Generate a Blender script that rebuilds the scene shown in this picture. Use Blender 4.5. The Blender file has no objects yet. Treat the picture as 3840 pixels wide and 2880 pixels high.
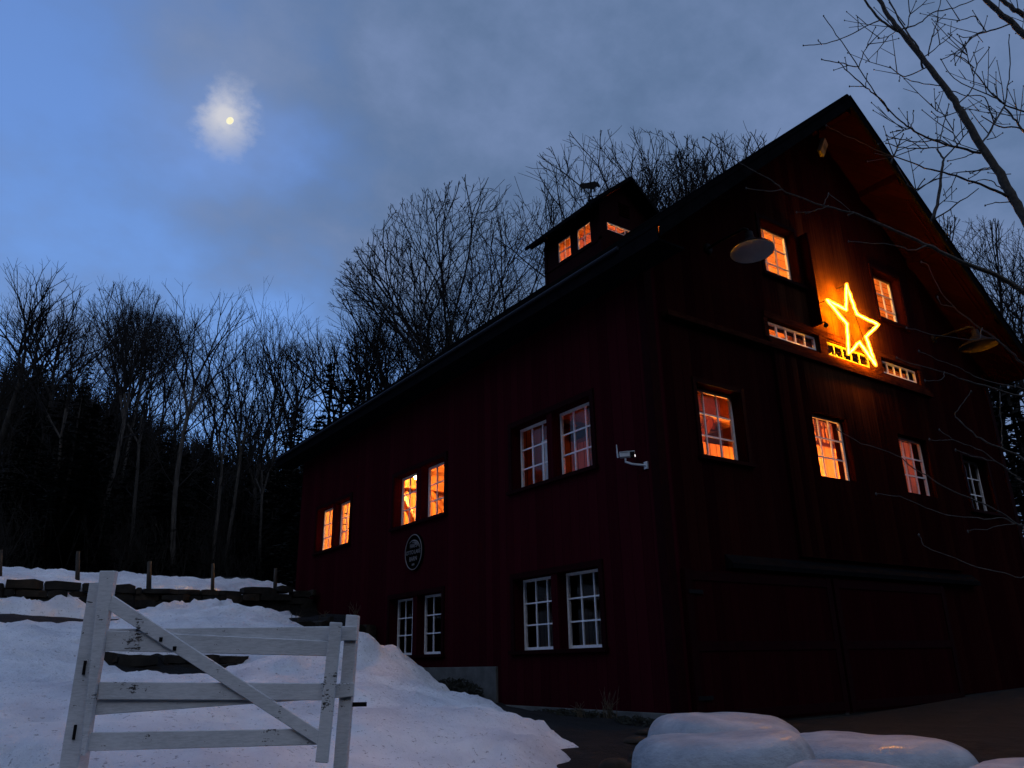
import bpy, math, random
import numpy as np
from mathutils import Vector, Matrix, noise as mnoise, geometry as mgeo
PI = math.pi
scene = bpy.context.scene
col = scene.collection
R = random.Random(7)

# ------------------------------------------------------------------ helpers
def tag(o, label=None, cat=None, group=None, kind=None):
    if label: o['label'] = label
    if cat: o['category'] = cat
    if group: o['group'] = group
    if kind: o['kind'] = kind
    return o

def empty(name, loc, label=None, cat=None, group=None):
    o = bpy.data.objects.new(name, None)
    o.empty_display_size = 0.2
    o.location = loc
    col.objects.link(o)
    return tag(o, label, cat, group)

class MB:
    def __init__(self):
        self.v = []; self.f = []; self.m = []
    def add(self, vs, fs, mi=0):
        n = len(self.v)
        self.v.extend([tuple(p) for p in vs])
        for f in fs:
            self.f.append(tuple(i + n for i in f)); self.m.append(mi)
        return self
    def box(self, x0, x1, y0, y1, z0, z1, mi=0):
        vs = [(x0,y0,z0),(x1,y0,z0),(x1,y1,z0),(x0,y1,z0),(x0,y0,z1),(x1,y0,z1),(x1,y1,z1),(x0,y1,z1)]
        return self.add(vs, [(0,3,2,1),(4,5,6,7),(0,1,5,4),(1,2,6,5),(2,3,7,6),(3,0,4,7)], mi)
    def obox(self, c, ax, ay, az, hx, hy, hz, mi=0):
        c = Vector(c); ax = Vector(ax).normalized()*hx; ay = Vector(ay).normalized()*hy; az = Vector(az).normalized()*hz
        vs = [c-ax-ay-az, c+ax-ay-az, c+ax+ay-az, c-ax+ay-az, c-ax-ay+az, c+ax-ay+az, c+ax+ay+az, c-ax+ay+az]
        return self.add(vs, [(0,3,2,1),(4,5,6,7),(0,1,5,4),(1,2,6,5),(2,3,7,6),(3,0,4,7)], mi)
    def beam(self, a, b, w, h, up=(0,0,1), mi=0):
        a = Vector(a); b = Vector(b); d = b-a
        s = d.cross(Vector(up))
        if s.length < 1e-6: s = d.cross(Vector((1,0,0)))
        u = s.cross(d)
        return self.obox((a+b)/2, d, s, u, d.length/2, w/2, h/2, mi)
    def hexa(self, q0, q1, mi=0):   # two matching quads
        return self.add(list(q0)+list(q1), [(0,1,2,3),(7,6,5,4),(0,4,5,1),(1,5,6,2),(2,6,7,3),(3,7,4,0)], mi)
    def tube(self, pts, rad, sides=6, mi=0, cap=True, closed=False):
        pts = [Vector(p) for p in pts]; n = len(pts)
        if isinstance(rad, (int, float)): rad = [rad]*n
        vs = []; prev = None
        for i in range(n):
            if closed: d = pts[(i+1) % n]-pts[i-1]
            else: d = pts[min(i+1, n-1)]-pts[max(i-1, 0)]
            if d.length < 1e-9: d = Vector((0,0,1))
            d.normalize()
            if prev is None:
                a = Vector((0,0,1)) if abs(d.z) < .9 else Vector((1,0,0))
                s = d.cross(a).normalized()
            else:
                s = prev - d*prev.dot(d)
                s = s.normalized() if s.length > 1e-6 else d.orthogonal().normalized()
            prev = s; t = d.cross(s)
            for k in range(sides):
                an = 2*PI*k/sides
                vs.append(pts[i]+(s*math.cos(an)+t*math.sin(an))*rad[i])
        fs = []
        for i in range(n if closed else n-1):
            j = (i+1) % n
            for k in range(sides):
                k2 = (k+1) % sides
                fs.append((i*sides+k, i*sides+k2, j*sides+k2, j*sides+k))
        if cap and not closed and sides > 2:
            fs.append(tuple(range(sides-1, -1, -1))); fs.append(tuple((n-1)*sides+k for k in range(sides)))
        return self.add(vs, fs, mi)
    def lathe(self, prof, c=(0,0,0), seg=24, mi=0, rot=None):
        vs = []; fs = []
        for (r, z) in prof:
            for k in range(seg):
                a = 2*PI*k/seg
                p = Vector((r*math.cos(a), r*math.sin(a), z))
                if rot is not None: p = rot @ p
                vs.append(p+Vector(c))
        for i in range(len(prof)-1):
            for k in range(seg):
                k2 = (k+1) % seg
                fs.append((i*seg+k, i*seg+k2, (i+1)*seg+k2, (i+1)*seg+k))
        return self.add(vs, fs, mi)
    def build(self, name, mats, parent=None, origin=None, smooth=False):
        me = bpy.data.meshes.new(name)
        if origin is None:
            origin = (0,0,0)
            if parent is not None:
                r = parent
                while r.parent is not None: r = r.parent
                origin = r.location
        ox, oy, oz = origin
        me.from_pydata([(x-ox, y-oy, z-oz) for x, y, z in self.v], [], self.f)
        if not isinstance(mats, (list, tuple)): mats = [mats]
        for mt in mats: me.materials.append(mt)
        if len(mats) > 1: me.polygons.foreach_set('material_index', self.m)
        if smooth: me.polygons.foreach_set('use_smooth', [True]*len(me.polygons))
        me.update()
        o = bpy.data.objects.new(name, me)
        col.objects.link(o)
        if parent is not None: o.parent = parent
        else: o.location = origin
        return o

def bevel(o, w=.01, seg=2):
    b = o.modifiers.new('bevel', 'BEVEL'); b.width = w; b.segments = seg; b.limit_method = 'ANGLE'
    return o

# ------------------------------------------------------------------ materials
def mat(name, base=(.5,.5,.5), rough=.8, metal=0., spec=.3):
    m = bpy.data.materials.new(name); m.use_nodes = True
    nt = m.node_tree; b = nt.nodes['Principled BSDF']
    b.inputs['Base Color'].default_value = (*base, 1); b.inputs['Roughness'].default_value = rough
    b.inputs['Metallic'].default_value = metal; b.inputs['Specular IOR Level'].default_value = spec
    return m, nt, b
def N(nt, t, **kw):
    n = nt.nodes.new(t)
    for k, v in kw.items():
        if k in n.inputs.keys() if isinstance(k, str) else False: n.inputs[k].default_value = v
        else: setattr(n, k, v)
    return n
def math_n(nt, op, a, b=None):
    n = nt.nodes.new('ShaderNodeMath'); n.operation = op
    for i, x in enumerate((a, b)):
        if x is None: continue
        if hasattr(x, 'links') or hasattr(x, 'node'): nt.links.new(x, n.inputs[i])
        else: n.inputs[i].default_value = x
    return n.outputs[0]
def noise_n(nt, scale, detail=4, rough=.6, vec=None, stretch=None):
    n = nt.nodes.new('ShaderNodeTexNoise'); n.inputs['Scale'].default_value = scale
    n.inputs['Detail'].default_value = detail; n.inputs['Roughness'].default_value = rough
    if vec is None:
        g = nt.nodes.new('ShaderNodeTexCoord'); vec = g.outputs['Object']
    if stretch:
        mp = nt.nodes.new('ShaderNodeMapping'); mp.inputs['Scale'].default_value = stretch
        nt.links.new(vec, mp.inputs['Vector']); vec = mp.outputs['Vector']
    nt.links.new(vec, n.inputs['Vector'])
    return n.outputs['Fac']
def ramp(nt, fac, stops):
    r = nt.nodes.new('ShaderNodeValToRGB'); e = r.color_ramp.elements
    e[0].position = stops[0][0]; e[0].color = (*stops[0][1], 1)
    e[1].position = stops[1][0]; e[1].color = (*stops[1][1], 1)
    for p, c in stops[2:]:
        x = e.new(p); x.color = (*c, 1)
    nt.links.new(fac, r.inputs['Fac'])
    return r.outputs['Color']
def bump(nt, b, h, strength=.3, dist=.02):
    n = nt.nodes.new('ShaderNodeBump'); n.inputs['Strength'].default_value = strength; n.inputs['Distance'].default_value = dist
    nt.links.new(h, n.inputs['Height']); nt.links.new(n.outputs['Normal'], b.inputs['Normal'])
def noisy(name, c0, c1, scale=4, rough=.85, bstr=.3, bdist=.02, stretch=None, detail=6, spec=.25, p0=.35, p1=.7):
    m, nt, b = mat(name, rough=rough, spec=spec)
    f = noise_n(nt, scale, detail, .65, None, stretch)
    nt.links.new(ramp(nt, f, [(p0, c0), (p1, c1)]), b.inputs['Base Color'])
    if bstr: bump(nt, b, f, bstr, bdist)
    return m
def planks(name, c0, c1, width=.24, rough=.8, horizontal=False, groove=.03, spec=.25, worn=None):
    """vertical boards on walls that face x or y; object space equals world space there"""
    m, nt, b = mat(name, rough=rough, spec=spec)
    tc = nt.nodes.new('ShaderNodeTexCoord'); sp = nt.nodes.new('ShaderNodeSeparateXYZ')
    nt.links.new(tc.outputs['Object'], sp.inputs[0])
    u = sp.outputs['Z'] if horizontal else math_n(nt, 'ADD', sp.outputs['X'], sp.outputs['Y'])
    u = math_n(nt, 'DIVIDE', u, width)
    fr = math_n(nt, 'FRACT', u); fl = math_n(nt, 'FLOOR', u)
    wn = nt.nodes.new('ShaderNodeTexWhiteNoise'); wn.noise_dimensions = '1D'; nt.links.new(fl, wn.inputs['W'])
    f = noise_n(nt, 2.2, 6, .7, tc.outputs['Object'], (.25, 9, 9) if horizontal else (9, 9, .35))
    mixv = math_n(nt, 'ADD', math_n(nt, 'MULTIPLY', wn.outputs['Value'], .35), math_n(nt, 'MULTIPLY', f, .75))
    c = ramp(nt, mixv, [(.3, c0), (.8, c1)])
    if worn:     # weathered brown wood, lightened round the star to paint in its glow: (x, z, radius, colour)
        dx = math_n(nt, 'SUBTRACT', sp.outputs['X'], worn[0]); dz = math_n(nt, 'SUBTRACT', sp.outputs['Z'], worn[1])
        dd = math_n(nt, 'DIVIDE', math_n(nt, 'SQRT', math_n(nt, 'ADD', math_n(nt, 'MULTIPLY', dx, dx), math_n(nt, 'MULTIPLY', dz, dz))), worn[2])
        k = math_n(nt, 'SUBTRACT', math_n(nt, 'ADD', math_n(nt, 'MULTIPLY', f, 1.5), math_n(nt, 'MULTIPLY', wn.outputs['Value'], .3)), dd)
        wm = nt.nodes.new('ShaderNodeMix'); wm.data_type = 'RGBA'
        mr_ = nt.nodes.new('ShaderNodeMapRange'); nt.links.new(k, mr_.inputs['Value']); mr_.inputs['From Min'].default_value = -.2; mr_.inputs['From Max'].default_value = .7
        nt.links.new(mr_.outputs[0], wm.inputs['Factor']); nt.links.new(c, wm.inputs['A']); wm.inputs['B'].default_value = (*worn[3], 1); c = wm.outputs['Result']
    edge = math_n(nt, 'LESS_THAN', math_n(nt, 'ABSOLUTE', math_n(nt, 'SUBTRACT', fr, .5)), .5-groove)
    mx = nt.nodes.new('ShaderNodeMix'); mx.data_type = 'RGBA'
    nt.links.new(edge, mx.inputs['Factor']); mx.inputs['A'].default_value = (c0[0]*.3, c0[1]*.3, c0[2]*.3, 1)
    nt.links.new(c, mx.inputs['B']); nt.links.new(mx.outputs['Result'], b.inputs['Base Color'])
    bump(nt, b, math_n(nt, 'ADD', edge, math_n(nt, 'MULTIPLY', f, .35)), .5, .012)
    return m

M = {}
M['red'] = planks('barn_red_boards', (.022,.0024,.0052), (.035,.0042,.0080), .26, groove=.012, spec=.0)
M['worn_trim'] = noisy('worn_trim', (.014,.0026,.0030), (.045,.015,.009), 7, .8, .3, .01, (.6,1,4), spec=0.)
M['red_gable'] = planks('gable_boards', (.010,.0012,.0025), (.022,.0046,.0044), .26, groove=.012, spec=.0, worn=(5.9, 8.4, 2.1, (.050,.0195,.0095)))  # weathered patch centred by the star, its colour adds to the glow
M['red_trim'] = noisy('dark_red_trim', (.009,.0013,.0022), (.015,.0022,.0032), 6, .75, .2, .01, spec=.02)
M['worn_door'] = planks('worn_door_boards', (.007,.0010,.0019), (.019,.0046,.0037), .2, groove=.02, spec=0., worn=(5.6, 7.3, 1.9, (.050,.020,.0100)))  # worn boards, with a lighter patch painting in star glow at the top
M['red_door'] = planks('red_door_boards', (.012,.0016,.0028), (.020,.0028,.0042), .2, groove=.015, spec=0.)
M['wood'] = planks('interior_boards', (.30,.125,.046), (.55,.26,.105), .22, .7, groove=.05)
M['wood_h'] = planks('interior_ceiling_boards', (.26,.105,.036), (.50,.23,.085), .2, .7, groove=.06)
M['beam'] = noisy('timber_beam', (.16,.058,.02), (.30,.12,.042), 3, .75, .3, .02, (1,1,1))
M['soffit'] = planks('soffit_boards', (.006,.0014,.0006), (.013,.0030,.0012), .2, .7, spec=0.)
M['roof'] = noisy('dark_metal_roof', (.0035,.004,.005), (.0065,.007,.009), 5, .75, .15, .01, spec=.0)
M['gutter'] = mat('gutter_metal', (.035,.04,.05), .55, .1)[0]
M['white_dimmed'] = noisy('dimmed_window_paint', (.10,.10,.10), (.16,.16,.16), 14, .7, .1, .004, spec=0.)  # white paint darkened in colour to offset the star's glare on one transom
M['eave_metal'] = mat('eave_metal', (.018,.020,.026), .6, 0, .1)[0]
M['white'] = noisy('white_window_paint', (.60,.60,.62), (.74,.74,.76), 14, .55, .1, .004)
M['black_metal'] = mat('black_metal', (.006,.006,.007), .6, .0, .05)[0]
M['concrete'] = noisy('foundation_concrete', (.060,.064,.062), (.125,.13,.125), 2.5, .95, .4, .02)
M['stone'] = noisy('field_stone', (.006,.0056,.005), (.026,.024,.020), 2.3, .95, .8, .05)
M['stone_brown'] = noisy('brown_field_stone', (.011,.0085,.006), (.042,.033,.023), 2.6, .95, .8, .05)
M['bark'] = noisy('bark_dark', (.012,.011,.010), (.034,.031,.027), 9, .95, .8, .02, (1,1,.25))
M['bark_pale'] = noisy('bark_pale', (.030,.028,.025), (.082,.077,.069), 7, .95, .6, .02, (1,1,.25))
M['twig'] = noisy('twig_bark', (.006,.0056,.0056), (.015,.0135,.0125), 9, .95, 0)
M['near_bark'] = noisy('near_limb_bark', (.028,.027,.025), (.085,.078,.068), 26, .9, .8, .012)
M['conifer'] = noisy('conifer_needles', (.0035,.0055,.0040), (.010,.014,.009), 3, .95, 0)
M['brush'] = noisy('brush_twigs', (.006,.0058,.0055), (.016,.015,.013), 3, .95, 0)
M['shrub'] = noisy('shrub_leaves', (.006,.0075,.005), (.020,.021,.014), 6, .95, 0)
M['deadgrass'] = noisy('dead_grass', (.05,.042,.028), (.12,.10,.066), 9, .95, 0)
M['post'] = noisy('weathered_post', (.020,.018,.015), (.055,.050,.042), 10, .95, .6, .01, (1,1,.2))
M['lampshade'] = noisy('lamp_enamel', (.60,.60,.60), (.68,.68,.68), 5, .6, 0)
M['flood'] = mat('flood_light_grey', (.13,.13,.135), .6, 0, .1)[0]
M['camwhite'] = mat('camera_white_plastic', (.42,.46,.49), .45, 0, .3)[0]
M['silver'] = mat('sign_silver_paint', (.15,.14,.14), .6, .1)[0]
M['signblack'] = mat('sign_black', (.003,.003,.003), .8, 0, .0)[0]
M['curtain'] = noisy('pale_curtain', (.45,.42,.42), (.62,.58,.57), 6, .9, .2, .02, (6,6,.4))

def emis(name, c, s):
    m = bpy.data.materials.new(name); m.use_nodes = True; nt = m.node_tree; nt.nodes.clear()
    e = nt.nodes.new('ShaderNodeEmission'); e.inputs[0].default_value = (*c, 1); e.inputs[1].default_value = s
    o = nt.nodes.new('ShaderNodeOutputMaterial'); nt.links.new(e.outputs[0], o.inputs[0]); return m
M['rope'] = emis('star_rope_light', (1., .33, .0012), 1300.)
def glow_sleeve_mat():
    m = bpy.data.materials.new('rope_glow_sleeve'); m.use_nodes = True; nt = m.node_tree; nt.nodes.clear()
    e = nt.nodes.new('ShaderNodeEmission'); e.inputs[0].default_value = (1., .27, .02, 1); e.inputs[1].default_value = 2.2  # emissive tube round the rope, added to imitate its orange glow
    t = nt.nodes.new('ShaderNodeBsdfTransparent'); x = nt.nodes.new('ShaderNodeMixShader'); x.inputs[0].default_value = .5
    o = nt.nodes.new('ShaderNodeOutputMaterial'); nt.links.new(t.outputs[0], x.inputs[1]); nt.links.new(e.outputs[0], x.inputs[2]); nt.links.new(x.outputs[0], o.inputs[0]); return m
M['glow_sleeve'] = glow_sleeve_mat()
M['bulb_hot'] = emis('hot_bulb', (1., .40, .085), 4200.)
M['bulb_bright'] = emis('bright_bulb', (1., .46, .12), 7500.)
M['bulb'] = emis('warm_bulb', (1., .36, .07), 2000.)
M['bulb_dim'] = emis('dim_bulb', (1., .32, .06), 480.)
M['bulb_mid'] = emis('mid_bulb', (1., .36, .065), 2300.)
M['bulb_warm'] = emis('warm_lamp_bulb', (1., .33, .055), 1300.)
M['bulb_low'] = emis('low_bulb', (1., .26, .035), 42.)
M['led'] = emis('camera_led', (1., .9, .95), 1.3)
def moon_mat():
    m = bpy.data.materials.new('moon_surface'); m.use_nodes = True; nt = m.node_tree; nt.nodes.clear()
    e = nt.nodes.new('ShaderNodeEmission'); o = nt.nodes.new('ShaderNodeOutputMaterial')
    f = noise_n(nt, .35, 3); nt.links.new(ramp(nt, f, [(.35, (.98,.90,.55)), (.6, (1.,.97,.72))]), e.inputs[0])
    e.inputs[1].default_value = 1.0; nt.links.new(e.outputs[0], o.inputs[0]); return m
M['moon'] = moon_mat()
def glass_mat(name, tint, refl=1.0):
    m = bpy.data.materials.new(name); m.use_nodes = True; nt = m.node_tree; nt.nodes.clear()
    t = nt.nodes.new('ShaderNodeBsdfTransparent'); t.inputs[0].default_value = (*tint, 1)
    g = nt.nodes.new('ShaderNodeBsdfGlossy'); g.inputs['Roughness'].default_value = .04
    lw = nt.nodes.new('ShaderNodeLayerWeight'); lw.inputs[0].default_value = .5
    fr_ = math_n(nt, 'ADD', math_n(nt, 'MULTIPLY', math_n(nt, 'POWER', lw.outputs['Facing'], 5.), .9), .045)
    mx = nt.nodes.new('ShaderNodeMixShader'); o = nt.nodes.new('ShaderNodeOutputMaterial')
    f = noise_n(nt, 3, 2); bp_ = nt.nodes.new('ShaderNodeBump'); bp_.inputs['Strength'].default_value = .04
    nt.links.new(f, bp_.inputs['Height']); nt.links.new(bp_.outputs[0], g.inputs['Normal'])
    nt.links.new(math_n(nt, 'MULTIPLY', fr_, refl), mx.inputs[0]); nt.links.new(t.outputs[0], mx.inputs[1]); nt.links.new(g.outputs[0], mx.inputs[2])
    nt.links.new(mx.outputs[0], o.inputs[0]); return m
M['glass'] = glass_mat('window_glass', (.93,.93,.93), .6)

M['glass_dull'] = glass_mat('transom_glass', (.80,.80,.80), .12)

def snow_mat():
    m, nt, b = mat('old_snow', (.8,.8,.82), .75, 0, .25)
    tc = nt.nodes.new('ShaderNodeTexCoord'); v = tc.outputs['Object']
    big = noise_n(nt, .8, 6, .62, v); mid = noise_n(nt, 4.5, 6, .7, v); fine = noise_n(nt, 30, 4, .7, v)
    c = ramp(nt, big, [(.28, (.50,.525,.58)), (.45, (.68,.70,.735)), (.64, (.84,.85,.86))])
    dirt = math_n(nt, 'GREATER_THAN', noise_n(nt, 17, 3, .75, v), .635)
    at = nt.nodes.new('ShaderNodeAttribute'); at.attribute_name = 'dirt'
    gray = math_n(nt, 'MULTIPLY', at.outputs['Fac'], ramp(nt, mid, [(.38, (0,0,0)), (.62, (1,1,1))]))
    mx = nt.nodes.new('ShaderNodeMix'); mx.data_type = 'RGBA'; nt.links.new(math_n(nt, 'MULTIPLY', dirt, .6), mx.inputs['Factor'])
    nt.links.new(c, mx.inputs['A']); mx.inputs['B'].default_value = (.16,.15,.15,1)
    m2 = nt.nodes.new('ShaderNodeMix'); m2.data_type = 'RGBA'; nt.links.new(gray, m2.inputs['Factor'])
    nt.links.new(mx.outputs['Result'], m2.inputs['A']); m2.inputs['B'].default_value = (.17,.155,.15,1)
    nt.links.new(m2.outputs['Result'], b.inputs['Base Color'])
    h = math_n(nt, 'ADD', math_n(nt, 'MULTIPLY', mid, .8), math_n(nt, 'MULTIPLY', fine, .22))
    bump(nt, b, h, .95, .15)
    return m
M['snow'] = snow_mat()
def ground_mat():
    m, nt, b = mat('dark_soil', (.02,.02,.02), .95)
    tc = nt.nodes.new('ShaderNodeTexCoord'); v = tc.outputs['Object']
    f = noise_n(nt, 2.2, 9, .72, v); g = noise_n(nt, 14, 5, .7, v)
    c = ramp(nt, f, [(.36, (.0015,.0015,.0015)), (.52, (.0032,.0031,.0029)), (.70, (.013,.012,.0105))])
    nt.links.new(c, b.inputs['Base Color'])
    bump(nt, b, math_n(nt, 'ADD', f, math_n(nt, 'MULTIPLY', g, .5)), .9, .12)
    return m
M['ground'] = ground_mat()
def gate_mat():
    m, nt, b = mat('worn_white_paint', (.5,.5,.5), .65)
    tc = nt.nodes.new('ShaderNodeTexCoord'); v = tc.outputs['Object']
    a = noise_n(nt, 5, 8, .75, v); s = noise_n(nt, 13, 5, .7, v, (1.2, 1.2, 7)); f = noise_n(nt, 1.6, 4, .6, v)
    c = ramp(nt, math_n(nt, 'ADD', math_n(nt, 'MULTIPLY', f, .5), math_n(nt, 'MULTIPLY', s, .5)), [(.34, (.36,.385,.405)), (.5, (.52,.545,.57)), (.66, (.64,.655,.675))])
    k = math_n(nt, 'GREATER_THAN', math_n(nt, 'MULTIPLY', a, math_n(nt, 'ADD', s, .45)), .60)
    mx = nt.nodes.new('ShaderNodeMix'); mx.data_type = 'RGBA'; nt.links.new(k, mx.inputs['Factor'])
    nt.links.new(c, mx.inputs['A']); mx.inputs['B'].default_value = (.045,.042,.04,1)
    nt.links.new(mx.outputs['Result'], b.inputs['Base Color'])
    bump(nt, b, math_n(nt, 'SUBTRACT', s, k), .35, .006)
    return m
M['gate'] = gate_mat()
def bale_mat():
    m, nt, b = mat('bale_wrap', (.5,.52,.56), .6, 0, .12)
    tc = nt.nodes.new('ShaderNodeTexCoord'); v = tc.outputs['Object']
    f = noise_n(nt, 2.6, 5, .6, v); w = noise_n(nt, 9, 6, .7, v, (1, 1, 2.2)); g = noise_n(nt, 1.1, 2, .5, v)
    nt.links.new(ramp(nt, f, [(.3, (.19,.22,.25)), (.5, (.30,.325,.35)), (.7, (.42,.44,.465))]), b.inputs['Base Color'])
    nt.links.new(ramp(nt, g, [(.35, (.50,.50,.50)), (.7, (.7,.7,.7))]), b.inputs['Roughness'])
    bump(nt, b, math_n(nt, 'ADD', math_n(nt, 'MULTIPLY', w, .55), f), .7, .07)
    b.inputs['Coat Weight'].default_value = .08; b.inputs['Coat Roughness'].default_value = .16
    return m
M['bale'] = bale_mat()

# ------------------------------------------------------------------ camera
YAW, PITCH, ROLL = .614243766, .340308134, -.0208801340
CAM = Vector((-9.124, -8.834, 1.6))
fw = Vector((math.sin(YAW)*math.cos(PITCH), math.cos(YAW)*math.cos(PITCH), math.sin(PITCH)))
rt0 = Vector((math.cos(YAW), -math.sin(YAW), 0)); up0 = rt0.cross(fw)
rt = rt0*math.cos(ROLL)+up0*math.sin(ROLL); up = -rt0*math.sin(ROLL)+up0*math.cos(ROLL)
cd = bpy.data.cameras.new('camera'); cd.sensor_width = 36; cd.sensor_fit = 'HORIZONTAL'; cd.lens = 27.582
cd.clip_start = .05; cd.clip_end = 6000
cam = bpy.data.objects.new('camera', cd)
cam.matrix_world = Matrix(((rt.x, up.x, -fw.x, CAM.x), (rt.y, up.y, -fw.y, CAM.y), (rt.z, up.z, -fw.z, CAM.z), (0,0,0,1)))
col.objects.link(cam); scene.camera = cam
FH = Vector((fw.x, fw.y, 0)).normalized(); LH = Vector((FH.y, -FH.x, 0))

# ------------------------------------------------------------------ light and sky
MOON_DIR = Vector((.17, .79, .59)).normalized()
SUN_EL, SUN_AZ = math.radians(5.0), math.radians(232)     # afterglow, low behind the photographer
sd = bpy.data.lights.new('sun', 'SUN'); sd.energy = .10; sd.angle = math.radians(45); sd.color = (1., .88, .88)
sun = bpy.data.objects.new('sun', sd); col.objects.link(sun)
svec = Vector((math.sin(SUN_AZ)*math.cos(SUN_EL), math.cos(SUN_AZ)*math.cos(SUN_EL), math.sin(SUN_EL)))
sun.rotation_euler = (-svec).to_track_quat('-Z', 'Y').to_euler(); sun.location = svec*60

def make_world():
    w = bpy.data.worlds.new('World'); scene.world = w; w.use_nodes = True
    nt = w.node_tree; nt.nodes.clear()
    out = nt.nodes.new('ShaderNodeOutputWorld'); bg = nt.nodes.new('ShaderNodeBackground')
    tc = nt.nodes.new('ShaderNodeTexCoord'); d = tc.outputs['Generated']
    sky = nt.nodes.new('ShaderNodeTexSky'); sky.sky_type = 'NISHITA'; sky.sun_disc = False
    sky.sun_elevation = SUN_EL; sky.sun_rotation = SUN_AZ; sky.ozone_density = 3.0; sky.air_density = 1.0; sky.dust_density = .6
    def dotv(v):
        n = nt.nodes.new('ShaderNodeVectorMath'); n.operation = 'DOT_PRODUCT'; nt.links.new(d, n.inputs[0]); n.inputs[1].default_value = v
        return n.outputs['Value']
    # flatten the direction for clouds that stretch towards the horizon
    sp = nt.nodes.new('ShaderNodeSeparateXYZ'); nt.links.new(d, sp.inputs[0])
    zz = math_n(nt, 'ADD', math_n(nt, 'MAXIMUM', sp.outputs['Z'], 0), .38)
    cmb = nt.nodes.new('ShaderNodeCombineXYZ')
    nt.links.new(math_n(nt, 'DIVIDE', sp.outputs['X'], zz), cmb.inputs[0]); nt.links.new(math_n(nt, 'DIVIDE', sp.outputs['Y'], zz), cmb.inputs[1])
    cmb.inputs[2].default_value = SKY_SEED
    v = cmb.outputs[0]
    n1 = noise_n(nt, 1.5, 5, .52, v); n2 = noise_n(nt, 5.0, 7, .6, v); n3 = noise_n(nt, 13, 6, .62, v)
    bias = dotv((.86, .20, .15))          # cloudier towards the right of the view
    cover = math_n(nt, 'ADD', math_n(nt, 'ADD', math_n(nt, 'MULTIPLY', n1, 1.25), math_n(nt, 'MULTIPLY', n2, .42)), math_n(nt, 'MULTIPLY', math_n(nt, 'SUBTRACT', bias, .12), .80))
    mr = nt.nodes.new('ShaderNodeMapRange'); mr.interpolation_type = 'SMOOTHSTEP'
    nt.links.new(cover, mr.inputs['Value']); mr.inputs['From Min'].default_value = .88; mr.inputs['From Max'].default_value = 1.22
    cl = mr.outputs['Result']
    # dusk sky: Nishita mixed with the deep blue the phone recorded
    sk = nt.nodes.new('ShaderNodeMix'); sk.data_type = 'RGBA'; sk.blend_type = 'MULTIPLY'; sk.inputs['Factor'].default_value = 1
    nt.links.new(sky.outputs[0], sk.inputs['A']); sk.inputs['B'].default_value = (SKY_K*.9, SKY_K*1.0, SKY_K*1.35, 1)
    el = ramp(nt, sp.outputs['Z'], [(.0, (.235,.49,1.06)), (.25, (.235,.475,1.03)), (.55, (.175,.345,.80)), (1., (.12,.22,.50))])
    m0 = nt.nodes.new('ShaderNodeMix'); m0.data_type = 'RGBA'; m0.inputs['Factor'].default_value = .80
    nt.links.new(sk.outputs['Result'], m0.inputs['A']); nt.links.new(el, m0.inputs['B'])
    ccol = ramp(nt, math_n(nt, 'ADD', math_n(nt, 'MULTIPLY', n2, .55), math_n(nt, 'MULTIPLY', n1, .5)), [(.40, (.080,.128,.228)), (.51, (.116,.180,.312)), (.66, (.178,.250,.43))])
    m1 = nt.nodes.new('ShaderNodeMix'); m1.data_type = 'RGBA'; nt.links.new(math_n(nt, 'MULTIPLY', cl, .93), m1.inputs['Factor'])
    nt.links.new(m0.outputs['Result'], m1.inputs['A']); nt.links.new(ccol, m1.inputs['B'])
    # moon glow caught by thin cloud
    ang = math_n(nt, 'ARCCOSINE', math_n(nt, 'MINIMUM', dotv(tuple((MOON_DIR+Vector((-.006,.0,.004))).normalized())), .999999))
    dist = math_n(nt, 'ADD', ang, math_n(nt, 'MULTIPLY', math_n(nt, 'SUBTRACT', n3, .5), .12))
    g = nt.nodes.new('ShaderNodeMapRange'); g.interpolation_type = 'SMOOTHSTEP'; nt.links.new(dist, g.inputs['Value'])
    g.inputs['From Min'].default_value = .046; g.inputs['From Max'].default_value = -.004; g.inputs['To Min'].default_value = 0; g.inputs['To Max'].default_value = 1
    g2 = nt.nodes.new('ShaderNodeMapRange'); g2.interpolation_type = 'SMOOTHSTEP'; nt.links.new(ang, g2.inputs['Value'])
    g2.inputs['From Min'].default_value = .16; g2.inputs['From Max'].default_value = .0; g2.inputs['To Min'].default_value = 0; g2.inputs['To Max'].default_value = .08
    gl = math_n(nt, 'ADD', math_n(nt, 'MULTIPLY', g.outputs[0], math_n(nt, 'MAXIMUM', math_n(nt, 'ADD', math_n(nt, 'MULTIPLY', n3, 4.2), -1.05), 0)), g2.outputs[0])
    m2 = nt.nodes.new('ShaderNodeMix'); m2.data_type = 'RGBA'; nt.links.new(gl, m2.inputs['Factor'])
    nt.links.new(m1.outputs['Result'], m2.inputs['A']); m2.inputs['B'].default_value = (.60,.61,.68,1)
    # the western half behind the photographer is paler and warmer
    back = nt.nodes.new('ShaderNodeMapRange'); back.interpolation_type = 'SMOOTHSTEP'
    nt.links.new(dotv((-.55, -.80, -.1)), back.inputs['Value']); back.inputs['From Min'].default_value = -.1; back.inputs['From Max'].default_value = .9
    back.inputs['To Max'].default_value = .9
    m3 = nt.nodes.new('ShaderNodeMix'); m3.data_type = 'RGBA'; nt.links.new(back.outputs[0], m3.inputs['Factor'])
    nt.links.new(m2.outputs['Result'], m3.inputs['A']); m3.inputs['B'].default_value = (.95,1.00,1.16,1)
    nt.links.new(m3.outputs['Result'], bg.inputs[0]); bg.inputs[1].default_value = 1.0
    nt.links.new(bg.outputs[0], out.inputs[0])
SKY_K, SKY_SEED = .10, 3.7
make_world()
md = MB()
mpos = CAM+MOON_DIR*900
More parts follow.
